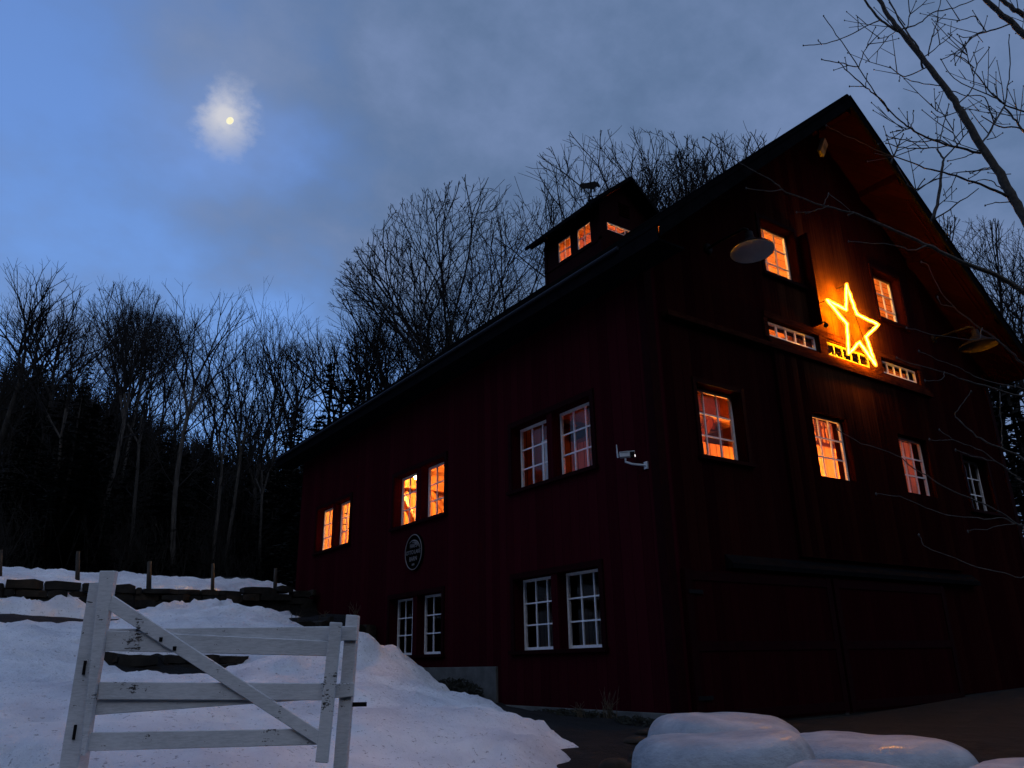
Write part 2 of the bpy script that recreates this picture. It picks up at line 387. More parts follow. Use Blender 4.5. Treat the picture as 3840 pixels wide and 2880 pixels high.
for i in range(1):
    seg, rg = 20, 12
    vs = []; fs = []
    tilt = Matrix.Rotation(.5, 3, 'Y')
    for a in range(rg+1):
        for k in range(seg):
            th = PI*a/rg; ph = 2*PI*k/seg
            p = tilt @ Vector((3.3*math.sin(th)*math.cos(ph), 3.3*math.sin(th)*math.sin(ph), 4.4*math.cos(th)))
            vs.append(p+mpos)
    for a in range(rg):
        for k in range(seg): fs.append((a*seg+k, a*seg+(k+1) % seg, (a+1)*seg+(k+1) % seg, (a+1)*seg+k))
    md.add(vs, fs)
tag(md.build('moon', M['moon'], None, mpos, True), 'pale yellow gibbous moon glowing through thin cloud', 'moon')

scene.view_settings.view_transform = 'Standard'; scene.view_settings.look = 'None'
scene.view_settings.exposure = 0; scene.view_settings.gamma = 1
scene.render.engine = 'CYCLES'
cy = scene.cycles
cy.use_denoising = True
try: cy.denoiser = 'OPENIMAGEDENOISE'
except Exception: pass
cy.max_bounces = 7; cy.diffuse_bounces = 4; cy.glossy_bounces = 3; cy.transparent_max_bounces = 12
cy.sample_clamp_indirect = 6; cy.sample_clamp_direct = 0; cy.caustics_reflective = False; cy.caustics_refractive = False
# ------------------------------------------------------------------ terrain
CP = [(-9.1,-8.8,0),(-9,-5.5,.42),(-12,-8,.0),(-14,-3,.75),(-7.64,-1.48,.84),(-8.43,-1.37,.90),(-10.5,-1,1.0),(-8.1,1.1,1.30),(-12,2,1.5),
 (-7.9,5.1,1.90),(-10,5.5,2.0),(-14,6,2.1),(-7.86,8.1,2.38),(-7.75,10.1,2.66),(-11,10,2.72),(-15,10.5,2.8),(-4.83,13.2,2.68),(-9,13.6,2.82),(-14,13.8,2.88),(-1.5,13.6,2.74),
 (-4.2,8.2,2.36),(-6,8.4,2.36),(-2.8,9.4,2.45),(-3.2,7.0,2.2),(-6.0,3.7,1.36),(-6.9,4.2,1.46),(-5,4.3,1.42),(-7,5.4,1.84),(-6,5.5,1.84),(-5,5.5,1.80),
 (-4.1,3.1,1.42),(-2.7,4.0,1.32),(-2.3,5.4,1.42),(-2.5,6.5,1.85),(-5.1,-1.35,.78),(-4.4,-2.4,.60),(-3.2,-1.4,.68),(-1.6,-.1,.72),(0,0,.66),(0,3,.70),(-.5,5.2,.95),(0,7,1.15),(-.6,9.7,1.50),(-1.6,9.6,1.65),
 (-.6,11.0,2.60),(-1.8,11.0,2.60),(-2.6,10.4,2.45),(0,12.4,2.92),(0,16.3,3.22),(-4,-4.5,.30),(-2.5,-4.5,.34),(-5,-6.5,.18),(0,-6,.25),(6,-3,.50),(12,-2,.6),(10,-12,.1),(-6,-12,-.2),(-20,-12,0.1),(-22,5,2.1),(-22,12,2.9),(20,-2,.8),(16,6,2.2),(20,14,3.6)]
CPa = np.array(CP, float)
def _phi(r): return np.sqrt(r*r+.16)
_A = _phi(np.hypot(CPa[:,None,0]-CPa[None,:,0], CPa[:,None,1]-CPa[None,:,1]))
_n = len(CP); _P = np.c_[np.ones(_n), CPa[:, :2]]
_S = np.block([[_A-np.eye(_n)*.02, _P], [_P.T, np.zeros((3,3))]])
_W = np.linalg.solve(_S, np.r_[CPa[:,2], 0, 0, 0])
def sstep(a, b, x):
    t = np.clip((x-a)/(b-a), 0, 1); return t*t*(3-2*t)
def ground_z(x, y):
    x = np.asarray(x, float); y = np.asarray(y, float)
    shp = np.broadcast(x, y).shape
    xf = np.broadcast_to(x, shp).ravel(); yf = np.broadcast_to(y, shp).ravel()
    xc = np.clip(xf, -24, 24); yc = np.clip(yf, -14, 16)
    near = _phi(np.hypot(xc[:,None]-CPa[None,:,0], yc[:,None]-CPa[None,:,1]))@_W[:_n]+_W[_n]+_W[_n+1]*xc+_W[_n+2]*yc
    # retaining wall step and field above it
    step = .68*sstep(14.55, 15.0, yf-.05*(xf+8)*-1)*sstep(.8, -.6, xf)
    field = .17*np.clip(yf-15.2, 0, 5)*sstep(3, -1, xf)
    # wooded hill behind
    t = np.clip(yf-20.5, 0, 95)
    fall = 1.0-.012*np.clip(xf, -10, 45)
    hill = .345*t*fall*sstep(0, 6, t)*(1-.25*sstep(55, 95, t))
    bias = np.where(xf > 12, .10*np.clip(xf-14, 0, 60)*sstep(4, 22, yf), 0)
    back = np.clip(-(xf*.55+yf*.83)-34, 0, 150); west = np.clip(-xf-30, 0, 120)*sstep(30, -10, yf)  # unseen hills behind the camera, added to darken walls and window reflections
    hill = hill+.62*back*sstep(0, 10, back)+.30*west*sstep(0,10,west)
    rough = .08*np.sin(xf*.9+yf*.4)+.07*np.sin(yf*1.1-xf*.35)
    z = near+step+field+hill+bias+rough*(.15+.8*sstep(18, 30, yf))
    inside = (xf > .12)&(xf < 12.3)&(yf > .12)&(yf < 16.3)
    z = np.where(inside, np.minimum(z, .55), z)
    return z.reshape(shp)
def gz(x, y): return float(ground_z(np.array([x]), np.array([y]))[0])

def axis(parts):
    a = []
    for lo, hi, st in parts: a += list(np.arange(lo, hi, st))
    return np.array(a+[parts[-1][1]])
def grid_mesh(name, xs, ys, Z, m, keep=None, attr=None):
    nx, ny = len(xs), len(ys)
    X, Y = np.meshgrid(xs, ys)
    vs = np.c_[X.ravel(), Y.ravel(), Z.ravel()]
    idx = np.arange(nx*ny).reshape(ny, nx)
    q = np.stack([idx[:-1,:-1], idx[:-1,1:], idx[1:,1:], idx[1:,:-1]], -1).reshape(-1, 4)
    if keep is not None:
        q = q[keep.ravel()[q].any(1)]
        used = np.unique(q); rm = np.full(nx*ny, -1); rm[used] = np.arange(len(used)); vs = vs[used]; q = rm[q]
    else: used = np.arange(nx*ny)
    me = bpy.data.meshes.new(name); me.from_pydata(vs.tolist(), [], q.tolist()); me.materials.append(m)
    me.polygons.foreach_set('use_smooth', [True]*len(me.polygons))
    if attr is not None:
        a = me.attributes.new('dirt', 'FLOAT', 'POINT'); a.data.foreach_set('value', attr.ravel()[used].astype(np.float32))
    me.update(); o = bpy.data.objects.new(name, me); col.objects.link(o); return o
xs = axis([(-900,-200,100),(-200,-60,20),(-60,-22,4),(-22,-13,.8),(-13,2.4,.22),(2.4,14,.6),(14,40,2),(40,120,8),(120,900,120)])
ys = axis([(-900,-200,100),(-200,-60,20),(-60,-16,4),(-16,-9,.8),(-9,17,.22),(17,22,.5),(22,80,1.6),(80,130,6),(130,900,110)])
X, Y = np.meshgrid(xs, ys)
Zg = ground_z(X, Y)
def fbm(X, Y, s, oct=4, seed=0.):
    f = np.empty(X.size); xr = X.ravel(); yr = Y.ravel()
    for i in range(X.size): f[i] = mnoise.fractal((xr[i]*s, yr[i]*s, seed), .9, 2.1, oct)
    return f.reshape(X.shape)
near = (X > -16)&(X < 3)&(Y > -10)&(Y < 20)
jit = np.zeros_like(Zg)
jit[near] = fbm(X[near], Y[near], 1.3, 4, 2.)*.05
tag(grid_mesh('ground', xs, ys, Zg+jit, M['ground']), kind='structure')

def sdist(X, Y, poly):
    """signed distance, positive inside"""
    p = np.array(poly, float); d2 = np.full(X.shape, 1e9); ins = np.zeros(X.shape, bool)
    for i in range(len(p)):
        a = p[i]; b = p[(i+1) % len(p)]; e = b-a
        t = np.clip(((X-a[0])*e[0]+(Y-a[1])*e[1])/(e@e), 0, 1)
        d2 = np.minimum(d2, (X-a[0]-t*e[0])**2+(Y-a[1]-t*e[1])**2)
        c = ((a[1] > Y) != (b[1] > Y))
        with np.errstate(divide='ignore', invalid='ignore'):
            c &= X < (b[0]-a[0])*(Y-a[1])/(b[1]-a[1])+a[0]
        ins ^= c
    return np.where(ins, 1, -1)*np.sqrt(d2)
sx = np.arange(-17, .5, .10); sy = np.arange(-5, 21, .10)
SX, SY = np.meshgrid(sx, sy)
lower = [(-17,-3.9),(-9.5,-3.2),(-6.5,-3.5),(-4.75,-2.75),(-4.15,-2.15),(-3.05,-1.45),(-2.6,.2),(-2.25,1.6),(-2.0,3.0),(-1.75,4.2),(-1.75,5.4),(-1.5,7.0),(-1.35,8.4),(-1.3,9.4),(-2.2,9.7),(-2.6,10.3),(-2.1,11.6),(-1.3,12.4),(-1.7,13.4),(-3.5,13.5),(-6,12.9),(-9,12.6),(-17,12.8)]
road = [(-17,8.5),(-10,8.2),(-8.4,7.9),(-6.9,8.7),(-5.2,9.9),(-5.4,10.5),(-7,10.6),(-9,10.5),(-17,10.6)]
bare = [(-7.25,5.05),(-6.75,4.3),(-6.0,3.85),(-5.3,4.15),(-4.95,4.9),(-5.4,5.3),(-7.0,5.35)]
bare2 = [(-10.6,-3.2),(-8.6,-3.0),(-8.72,-1.8),(-9.1,-1.45),(-10,-1.2)]
patch = [(-9.4,6.2),(-8.3,6.6),(-7.7,7.3),(-8.6,7.4),(-9.6,7.0)]
fieldp = [(-17,14.95),(-.35,14.95),(-.35,17.0),(-2.4,18.2),(-4,18.3),(-8,19.2),(-17,20.4)]
nA = fbm(SX, SY, .9, 5, 11.); nB = fbm(SX, SY, 3.2, 4, 5.); nC = fbm(SX, SY, .45, 3, 21.)
sdl = np.minimum.reduce([sdist(SX, SY, lower), -sdist(SX, SY, road), -sdist(SX, SY, bare), -sdist(SX, SY, bare2), -sdist(SX, SY, patch)-.1])
sdv = np.maximum(sdl, sdist(SX, SY, fieldp))+nA*.26+nB*.13
thick = np.where(sdv > 0, .17*(1-np.exp(-np.clip(sdv,0,9)/.28)), np.clip(sdv*.9, -.4, 0))
def ridge(ax, ay, bx, by, h, w):
    e = np.array([bx-ax, by-ay]); t = np.clip(((SX-ax)*e[0]+(SY-ay)*e[1])/(e@e), 0, 1)
    d = np.hypot(SX-ax-t*e[0], SY-ay-t*e[1]); return h*np.exp(-(d/w)**2)
bank1 = ridge(-13, 11.4, -6.9, 11.2, .20, .5)
bank2 = ridge(-4.9, 11.6, -3.7, 11.5, .20, .6)
terr = ridge(-4.6, 8.7, -1.9, 9.6, .15, .7)
pile = ridge(-2.75, 4.3, -3.2, 4.1, .34, .75)+ridge(-4.6, 3.6, -3.2, 4.2, .16, .8)
lump = 1+.75*nB+.6*nA
mound = np.clip((bank1+bank2)*lump+(terr+pile)*(1+.5*nA), 0, 2)
pos = sdv > -.15
Zs = ground_z(SX, SY)+thick+mound*pos+np.where(sdv > .25, nC*.12+nA*.085+nB*.045+np.clip(fbm(SX,SY,6.5,3,31.),-.4,.6)*.014, 0)
rp = random.Random(77); pits = np.zeros_like(SX)
for _ in range(420):
    px, py = rp.uniform(-13, -1.5), rp.uniform(-4, 11); r = rp.uniform(.07,.26)
    i0, i1 = np.searchsorted(sx, [px-3*r, px+3*r]); j0, j1 = np.searchsorted(sy, [py-3*r, py+3*r])
    if i1 <= i0 or j1 <= j0: continue
    dd = ((SX[j0:j1,i0:i1]-px)**2+(SY[j0:j1,i0:i1]-py)**2)/(r*r)
    pits[j0:j1,i0:i1] += rp.uniform(.25,1.)*r*(.17*np.exp(-dd*.8)*(dd < 9)-.34*np.exp(-dd*2.2))
Zs = Zs+pits*(sdv > .3)
dirt = np.clip((bank1*.9+bank2*.65)*1.7-.1, 0, .8)
tag(grid_mesh('snow', sx, sy, Zs, M['snow'], thick+mound*pos > -.06, dirt), kind='structure')

# ------------------------------------------------------------------ barn
W, L, RX, RZ, SL = 12.44, 16.43, 6.22, 13.98, .8165
def roof_z(x): return RZ-SL*abs(RX-x)
barn = empty('barn', (0,0,.6), 'large dark red timber barn with lit windows and a small roof cupola', 'barn')
def ml(d, u, z): return (d, u, z)         # long wall (plane x=0)
def mg(d, u, z): return (u, d, z)         # gable wall (plane y=0)
def wall(name, outer, holes, mp, d0, d1, mats, parent):
    mb = MB(); polys = [outer]+holes
    tri = mgeo.tessellate_polygon([[Vector((u, z, 0)) for u, z in p] for p in polys])
    flat = [q for p in polys for q in p]
    mb.add([mp(d0, u, z) for u, z in flat], tri, 0)
    mb.add([mp(d1, u, z) for u, z in flat], tri, 1)
    for p in polys:
        n = len(p)
        for i in range(n):
            a, b = p[i], p[(i+1) % n]
            mb.add([mp(d0,*a), mp(d0,*b), mp(d1,*b), mp(d1,*a)], [(0,1,2,3)], 0)
    return mb.build(name, mats, parent)
def rect(u0, u1, z0, z1): return [(u0,z0),(u1,z0),(u1,z1),(u0,z1)]
LW = []      # long wall windows: u0,u1,z0,z1,cols
for a, b in ((1.605,2.785),(2.955,4.14),(6.91,8.10),(8.33,9.52),(12.32,13.51),(13.65,14.84)): LW.append((a, b, 4.885, 6.22, 3, 3))
for a, b in ((1.615,2.80),(2.985,4.165),(6.99,8.18),(8.385,9.575)): LW.append((a, b, 1.80, 3.125, 3, 3))
GW = [(1.07,2.26,4.87,6.20,3,3,.23),(4.31,5.50,4.87,6.19,3,3,.10),(7.38,8.57,4.86,6.17,3,3,.10),(10.23,11.42,4.75,6.06,3,3,.23),
      (3.57,4.76,9.07,10.38,3,3,.23),(7.73,8.92,9.05,10.38,3,3,.23),(3.365,5.0,7.63,7.96,5,1,.06),(5.31,6.98,7.63,7.96,5,1,.06),(7.39,8.92,7.63,7.96,5,1,.06)]
long_outer = [(.0,.83),(4.80,.83),(4.80,1.52),(L,1.52),(L,8.62),(0,8.62)]
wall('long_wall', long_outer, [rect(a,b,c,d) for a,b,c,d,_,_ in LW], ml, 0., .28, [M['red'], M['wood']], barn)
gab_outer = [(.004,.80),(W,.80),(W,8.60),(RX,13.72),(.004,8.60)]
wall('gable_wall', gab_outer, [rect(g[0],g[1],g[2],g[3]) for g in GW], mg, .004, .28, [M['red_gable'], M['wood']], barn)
wall('rear_gable_wall', gab_outer, [], lambda d, u, z: (u, L-d, z), .002, .26, [M['red'], M['wood']], barn)
wall('rear_long_wall', [(.3,.8),(L-.3,.8),(L-.3,8.6),(.3,8.6)], [], lambda d, u, z: (W-d, u, z), .002, .26, [M['red'], M['wood']], barn)

def window(mp, u0, u1, z0, z1, depth, cols, rows, parent, name='window', fr=.05, mu=.026, bw=.05):
    mb = MB(); d0, d1 = depth-.02, depth+.03
    def bx(a, b, c, d, e, f):
        p = [mp(e,a,c), mp(f,b,d)]
        lo = [min(p[0][i], p[1][i]) for i in range(3)]; hi = [max(p[0][i], p[1][i]) for i in range(3)]
        mb.box(lo[0],hi[0],lo[1],hi[1],lo[2],hi[2])
    a, b, c, d = u0+.004, u1-.004, z0+.004, z1-.004
    bx(a, a+fr, c, d, d0, d1); bx(b-fr, b, c, d, d0, d1); bx(a+fr, b-fr, c, c+bw, d0, d1); bx(a+fr, b-fr, d-fr, d, d0, d1)
    iw = b-a-2*fr; ih = d-c-fr-bw
    for i in range(1, cols):
        u = a+fr+iw*i/cols; bx(u-mu/2, u+mu/2, c+bw, d-fr, depth-.014, depth+.016)
    for j in range(1, rows):
        z = c+bw+ih*j/rows
        for i in range(cols):
            ua = a+fr+iw*i/cols+(mu/2 if i else 0); ub = a+fr+iw*(i+1)/cols-(mu/2 if i < cols-1 else 0)
            bx(ua, ub, z-mu/2, z+mu/2, depth-.012, depth+.014)
    w = mb.build(name, M['white'], parent)
    g = MB(); g.add([mp(depth+.004,a+fr,c+bw), mp(depth+.004,b-fr,c+bw), mp(depth+.004,b-fr,d-fr), mp(depth+.004,a+fr,d-fr)], [(0,1,2,3)])
    g.build('pane', M['glass_dull' if rows == 1 and cols > 4 else 'glass'], w)
    return w
def casing(mp, u0, u1, z0, z1, win, t=.035, wd=.11, sill=True):
    mb = MB()
    def bx(a, b, c, d, e, f):
        p = [mp(e,a,c), mp(f,b,d)]
        lo = [min(p[0][i], p[1][i]) for i in range(3)]; hi = [max(p[0][i], p[1][i]) for i in range(3)]
        mb.box(lo[0],hi[0],lo[1],hi[1],lo[2],hi[2])
    bx(u0-wd, u0-.003, z0, z1+wd, -t, .0); bx(u1+.003, u1+wd, z0, z1+wd, -t, 0.); bx(u0-.003, u1+.003, z1+.003, z1+wd, -t+.003, 0.)
    if sill: bx(u0-wd-.03, u1+wd+.03, z0-.07, z0-.003, -t-.05, 0.)
    return mb.build('casing', M['red_trim'], win)
for i in range(0, len(LW), 2):
    a, b = LW[i], LW[i+1]
    for q in (a, b):
        w = window(ml, q[0], q[1], q[2], q[3], .23, q[4], q[5], barn)
        if q is a: casing(ml, a[0], b[1], a[2], a[3], w)
for k, g in enumerate(GW):
    dep = g[6]
    if k in (1, 2): continue
    w = window(mg, g[0], g[1], g[2], g[3], dep, g[4], g[5], barn, fr=.05 if g[5] > 1 else .045, mu=.026 if g[5] > 1 else .04)
    if k == 7: w.data.materials[0] = M['white_dimmed']
    if g[5] > 1: casing(mg, g[0], g[1], g[2], g[3], w, .03, .09)
# great sliding door between the middle windows
gd = MB(); D0, D1 = -.075, -.002
hol = [rect(g[0],g[1],g[2],g[3]) for g in (GW[1], GW[2])]
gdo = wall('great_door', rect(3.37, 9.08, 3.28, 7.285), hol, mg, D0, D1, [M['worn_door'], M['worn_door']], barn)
for g in (GW[1], GW[2]): window(mg, g[0], g[1], g[2], g[3], g[6], g[4], g[5], gdo)
# track hood, ledge
mb = MB(); mb.box(.38, 9.2, -.15, -.0, 7.29, 7.40); mb.box(3.3, 9.2, -.10, -.0, 7.403, 7.47); mb.box(3.3, 9.2, -.06, 0, 7.473, 7.56)
bevel(mb.build('door_track', M['worn_trim'], barn), .012)
mb = MB(); mb.box(3.25, 9.05, -.055, .0, 7.985, 8.12); mb.box(3.22, 3.34, -.05, 0, 7.565, 7.98); mb.box(5.03, 5.28, -.05, 0, 7.565, 7.98); mb.box(7.01, 7.36, -.05, 0, 7.565, 7.98); mb.box(8.95, 9.07, -.05, 0, 7.565, 7.98)
mb.build('transom_frame', M['worn_trim'], barn)
# low hood and ground floor sliding doors
mb = MB(); mb.hexa([(1.35,-.16,2.98),(9.5,-.16,2.98),(9.5,-.003,2.98),(1.35,-.003,2.98)], [(1.35,-.16,3.06),(9.5,-.16,3.06),(9.5,-.003,3.22),(1.35,-.003,3.22)])
mb.build('door_hood', M['roof'], barn)
for a, b in ((.26, 4.05), (4.13, 8.0)):
    mb = MB(); mb.box(a, b, -.085, -.006, .66, 2.93)
    d = mb.build('sliding_door', M['red_door'], barn)
    mb = MB()
    for c, e in ((a, a+.14), (b-.14, b)): mb.box(c, e, -.105, -.087, .66, 2.93)
    mb.box(a+.143, b-.143, -.104, -.087, 1.7, 1.84); mb.box(a+.143, b-.143, -.104, -.087, .70, .84); mb.box(a+.143, b-.143, -.104, -.087, 2.76, 2.9)
    mb.build('door_trim', M['red_trim'], d)
piece0 = lambda name, m, *bs: [MB().box(*b).build(name, m, barn) for b in bs]
piece0('strap_hinge', M['black_metal'], *[(.30, .62, -.118, -.107, z, z+.06) for z in (2.55, 1.0)])
# loft door leaf standing open
mb = MB(); mb.box(4.86, 4.92, -.25, -.003, 8.14, 10.3)
lf = mb.build('loft_door', M['red_door'], barn)
mb = MB(); mb.tube([(4.93,-.2,8.2),(5.0,-.26,8.2),(5.02,-.26,8.12)], .018, 6); mb.lathe([(.001,-.05),(.045,-.03),(.05,0),(.035,.04),(.001,.05)], (5.02,-.26,8.13), 10)
mb.build('door_latch', M['black_metal'], lf)
# corner boards
piece0('corner_board', M['red_trim'], (-.02, .16, -.024, .0, .84, 8.5), (-.024, -.003, .0, .16, .84, 8.5), (W-.16, W+.02, -.024, 0, .84, 8.5))
# foundation
mb = MB(); mb.box(-.05, .30, -.05, 4.78, .10, .828); mb.box(-.05, .30, 4.783, L, .3, 1.518); mb.box(.303, W, -.02, .3, .1, .70)
bevel(mb.build('foundation', M['concrete'], barn), .01)
# roof slabs, soffits, fascia, gutter
YA, YB = -1.05, 17.55
XE = -.62
def slab(s, x0, x1, y0, y1, t0, t1, mb, mi=0):
    """slab on one slope: s=-1 left, +1 right; x measured from the ridge outwards; t = offset below roof surface"""
    f = lambda x, y, t: (RX+s*x, y, RZ-SL*x-t)
    mb.hexa([f(x0,y0,t0), f(x1,y0,t0), f(x1,y1,t0), f(x0,y1,t0)], [f(x0,y0,t1), f(x1,y0,t1), f(x1,y1,t1), f(x0,y1,t1)], mi)
mb = MB()
for s in (-1, 1): slab(s, 0.0, RX-XE, YA, YB, 0, .07, mb)
for s in (-1, 1):
    y = YA+.4
    while y < YB-.2:
        slab(s, .05, RX-XE-.01, y-.02, y+.02, -.035, -.001, mb); y += .6
mb.tube([(RX, YA, RZ+.01), (RX, YB, RZ+.01)], .07, 8)
mb.build('roof', M['roof'], barn)
mb = MB()
for s in (-1, 1):
    slab(s, .02, RX-XE-.05, YA+.05, YB-.05, .074, .12, mb)
mb.build('soffit', M['soffit'], barn)
mb = MB()
for s in (-1, 1):       # rake boards, a pair that steps inwards
    slab(s, .0, RX-XE, YA-.035, YA-.003, .004, .30, mb); slab(s, .0, RX-XE-.03, YA-.001, YA+.04, .125, .26, mb)
mb.build('rake_board', M['roof'], barn)
mb = MB()
for s in (-1,): slab(s, .0, RX-XE+.02, YA-.06, YA-.037, -.012, .028, mb)
for s in (1,): slab(s, .0, RX-XE+.02, YA-.06, YA-.037, -.012, .028, mb)
mb.build('drip_edge', M['roof'], barn)
mb = MB()
for x in (1.7, 3.4, 5.2):                  # purlins that carry the overhang
    for s in (-1, 1):
        mb = MB(); slab(s, x-.07, x+.07, YA+.06, -.003, .122, .30, mb); mb.build('purlin', M['soffit'], barn)
mb = MB(); mb.box(RX-.09, RX+.09, YA+.06, -.003, RZ-.42, RZ-.19); mb.build('purlin', M['soffit'], barn)
mb = MB()
slab(1, 3.0, RX-XE-.1, YA+.30, YA+.34, .122, .17, mb); slab(1, 2.2, RX-XE-.1, YA+.20, YA+.235, .122, .16, mb)
mb.build('soffit_strip', M['red_trim'], barn)
mb = MB()
mb.tube([(XE-.05, -.1, roof_z(XE)-.09), (XE-.05, YB-.2, roof_z(XE)-.09)], .034, 8)
mb.build('gutter', M['eave_metal'], barn)
mb = MB(); mb.box(XE+.0, XE+.03, YA+.05, YB-.05, roof_z(XE)-.34, roof_z(XE)-.09)
mb.box(XE+.033, -.003, YA+.06, YB-.06, roof_z(XE)-.335, roof_z(XE)-.30)
mb.build('eave_board', M['roof'], barn)

mb = MB()
for s in (-1, 1): slab(s, .05, RX-.29, .29, L-.27, .125, .16, mb)
mb.build('loft_ceiling', M['wood_h'], barn)
# cupola
cx0, cx1, cy0, cy1 = 5.16, 7.28, 6.6, 9.36
CZ = 14.42; CP_ = 15.95; CS = .85
def croof(x): return CP_-CS*abs(RX-x)
cw = [(7.06,7.72,13.67,14.42),(8.03,8.69,13.67,14.42)]
cup = wall('cupola', [(cy0,12.6),(cy1,12.6),(cy1,CZ+.47),(cy0,CZ+.47)], [rect(*q) for q in cw], lambda d,u,z: (cx0+d,u,z), 0, .08, [M['red_trim'], M['wood']], barn)
wall('cupola_gable', [(cx0+.002,12.6),(cx1,12.6),(cx1,CZ+.47),(RX,CP_-.16),(cx0+.002,CZ+.47)], [rect(5.44,7.0,13.98,14.27)], lambda d,u,z: (u,cy0+d,z), .002, .08, [M['red_trim'], M['wood']], cup)
wall('cupola_back', [(cx0+.002,12.6),(cx1,12.6),(cx1,CZ+.47),(RX,CP_-.16),(cx0+.002,CZ+.47)], [], lambda d,u,z: (u,cy1-d,z), .002, .08, [M['red_trim'], M['wood']], cup)
wall('cupola_side', [(cy0+.1,12.6),(cy1-.1,12.6),(cy1-.1,CZ+.47),(cy0+.1,CZ+.47)], [rect(7.06,7.72,13.67,14.42),rect(8.03,8.69,13.67,14.42)], lambda d,u,z: (cx1-d,u,z), .002, .08, [M['red_trim'], M['wood']], cup)
def cwin(mp, u0, u1, z0, z1, cols, rows, depth):
    w = window(mp, u0, u1, z0, z1, depth, cols, rows, cup, fr=.035, mu=.022, bw=.035)
    p = w.children[0]
    # pane becomes a second material of the same mesh so that the tree stays three levels deep
    me = w.data; pm = p.data
    vs = [v.co[:] for v in me.vertices]; fs = [tuple(f.vertices) for f in me.polygons]; n = len(vs)
    vs += [v.co[:] for v in pm.vertices]; fs += [tuple(i+n for i in f.vertices) for f in pm.polygons]
    nm = bpy.data.meshes.new('window'); nm.from_pydata(vs, [], fs); nm.materials.append(M['white']); nm.materials.append(M['glass'])
    nm.polygons[len(fs)-1].material_index = 1
    w.data = nm; bpy.data.objects.remove(p)
for q in cw:
    cwin(lambda d,u,z: (cx0+d,u,z), *q, 2, 2, .05); cwin(lambda d,u,z: (cx1-d,u,z), *q, 2, 2, .05)
cwin(lambda d,u,z: (u,cy0+d,z), 5.44, 7.0, 13.98, 14.27, 4, 1, .05)
mb = MB()
for i in range(5): mb.box(5.98, 6.42, cy0-.03, cy0-.002, 14.66+i*.1, 14.715+i*.1)
mb.build('louver', M['soffit'], cup)
mb = MB()
for s in (-1, 1):
    f = lambda x, y, t: (RX+s*x, y, CP_-CS*x-t)
    mb.hexa([f(0,6.17,0), f(1.52,6.17,0), f(1.52,9.86,0), f(0,9.86,0)], [f(0,6.17,.13), f(1.52,6.17,.13), f(1.52,9.86,.13), f(0,9.86,.13)])
for k in range(5):
    y = 6.5+k*.75
    mb.obox((4.95, y, croof(4.95)-.19), (1,0,CS), (0,1,0), (-CS,0,1), .35, .04, .05)
mb.build('cupola_roof', M['roof'], cup)
mb = MB()
for s in (-1, 1):
    mb.hexa([f(.05,6.7,.135) for f in [lambda x,y,t,s=s: (RX+s*x, y, CP_-CS*x-t)]]+[(RX+s*.96,6.7,CP_-CS*.96-.135),(RX+s*.96,9.27,CP_-CS*.96-.135),(RX+s*.05,9.27,CP_-CS*.05-.135)],
            [(RX+s*.05,6.7,CP_-CS*.05-.155),(RX+s*.96,6.7,CP_-CS*.96-.155),(RX+s*.96,9.27,CP_-CS*.96-.155),(RX+s*.05,9.27,CP_-CS*.05-.155)])
mb.build('cupola_ceiling', M['wood'], cup)
mb = MB(); mb.box(cx0-.03, cx0-.003, cy0-.03, cy1+.02, 13.55, 13.66); mb.box(cx0-.03, cx0-.003, cy0-.03, cy0+.1, 12.9, 14.5); mb.box(cx0-.03, cx0-.003, cy1-.1, cy1+.02, 12.9, 14.5)
mb.build('cupola_trim', M['red_trim'], cup)

# interior: floors, ceiling, frame, railings, bulbs
mb = MB(); mb.box(.29, W-.27, .29, L-.27, 3.9, 4.0); mb.build('upper_floor', M['wood_h'], barn)
mb = MB(); mb.box(.29, W-.27, .29, L-.27, 7.18, 7.25); mb.build('ceiling', M['wood_h'], barn)
def piece(name, m, *boxes):
    for b in boxes:
        mb = MB(); mb.box(*b); mb.build(name, m, barn)
piece('ceiling_joist', M['beam'], *[(.3, W-.3, .7+.62*i-.045, .7+.62*i+.045, 6.98, 7.177) for i in range(25)])
piece('tie_beam', M['beam'], *[(x-.13, x+.13, .3, 16.1, 6.66, 6.975) for x in (2.9, 6.2, 9.6)], *[(.3, 2.76, y-.11, y+.11, 6.40, 6.655) for y in (3.6, 7.4, 11.3)], (.3, 4.2, .95, 1.1, 6.08, 6.65))  # last one, low by the gable, added to darken a window's top
piece('post', M['beam'], *[(x-.11, x+.11, y-.11, y+.11, 4.003, 6.655) for x in (2.9, 6.2, 9.6) for y in (3.6, 7.4, 11.3)])
for x in (2.9, 6.2):
    for y in (3.6, 7.4, 11.3):
        for s in (-1, 1):
            mb = MB(); mb.beam((x, y+s*.12, 5.55), (x, y+s*1.05, 6.6), .09, .13); mb.build('brace', M['beam'], barn)
            if s == -1: mb = MB(); mb.beam((x+s*.12, y, 5.55), (x+s*1.05, y, 6.6), .09, .13); mb.build('brace', M['beam'], barn)
mb = MB()      # loft stair rails and balusters near the gable windows
for (a, b) in (((1.2,2.55,5.75),(5.4,2.55,5.3)), ((4.75,.95,6.6),(7.0,.95,6.6))):
    a = Vector(a); b = Vector(b)
    mb.beam(a, b, .06, .08); mb.beam(a-Vector((0,0,.62)), b-Vector((0,0,.62)), .06, .08)
    n = int((b-a).length/.15)
    for i in range(n+1):
        p = a.lerp(b, i/n); mb.tube([p-Vector((0,0,.6)), p-Vector((0,0,.42)), p-Vector((0,0,.3)), p-Vector((0,0,.18)), p-Vector((0,0,.03))], [.016,.03,.018,.03,.016], 5)
mb.build('railing', M['beam'], barn)
mb = MB(); mb.box(.3, W-.3, 11.6, 11.68, 4.003, 6.97); mb.build('screen_partition', M['wood'], barn)
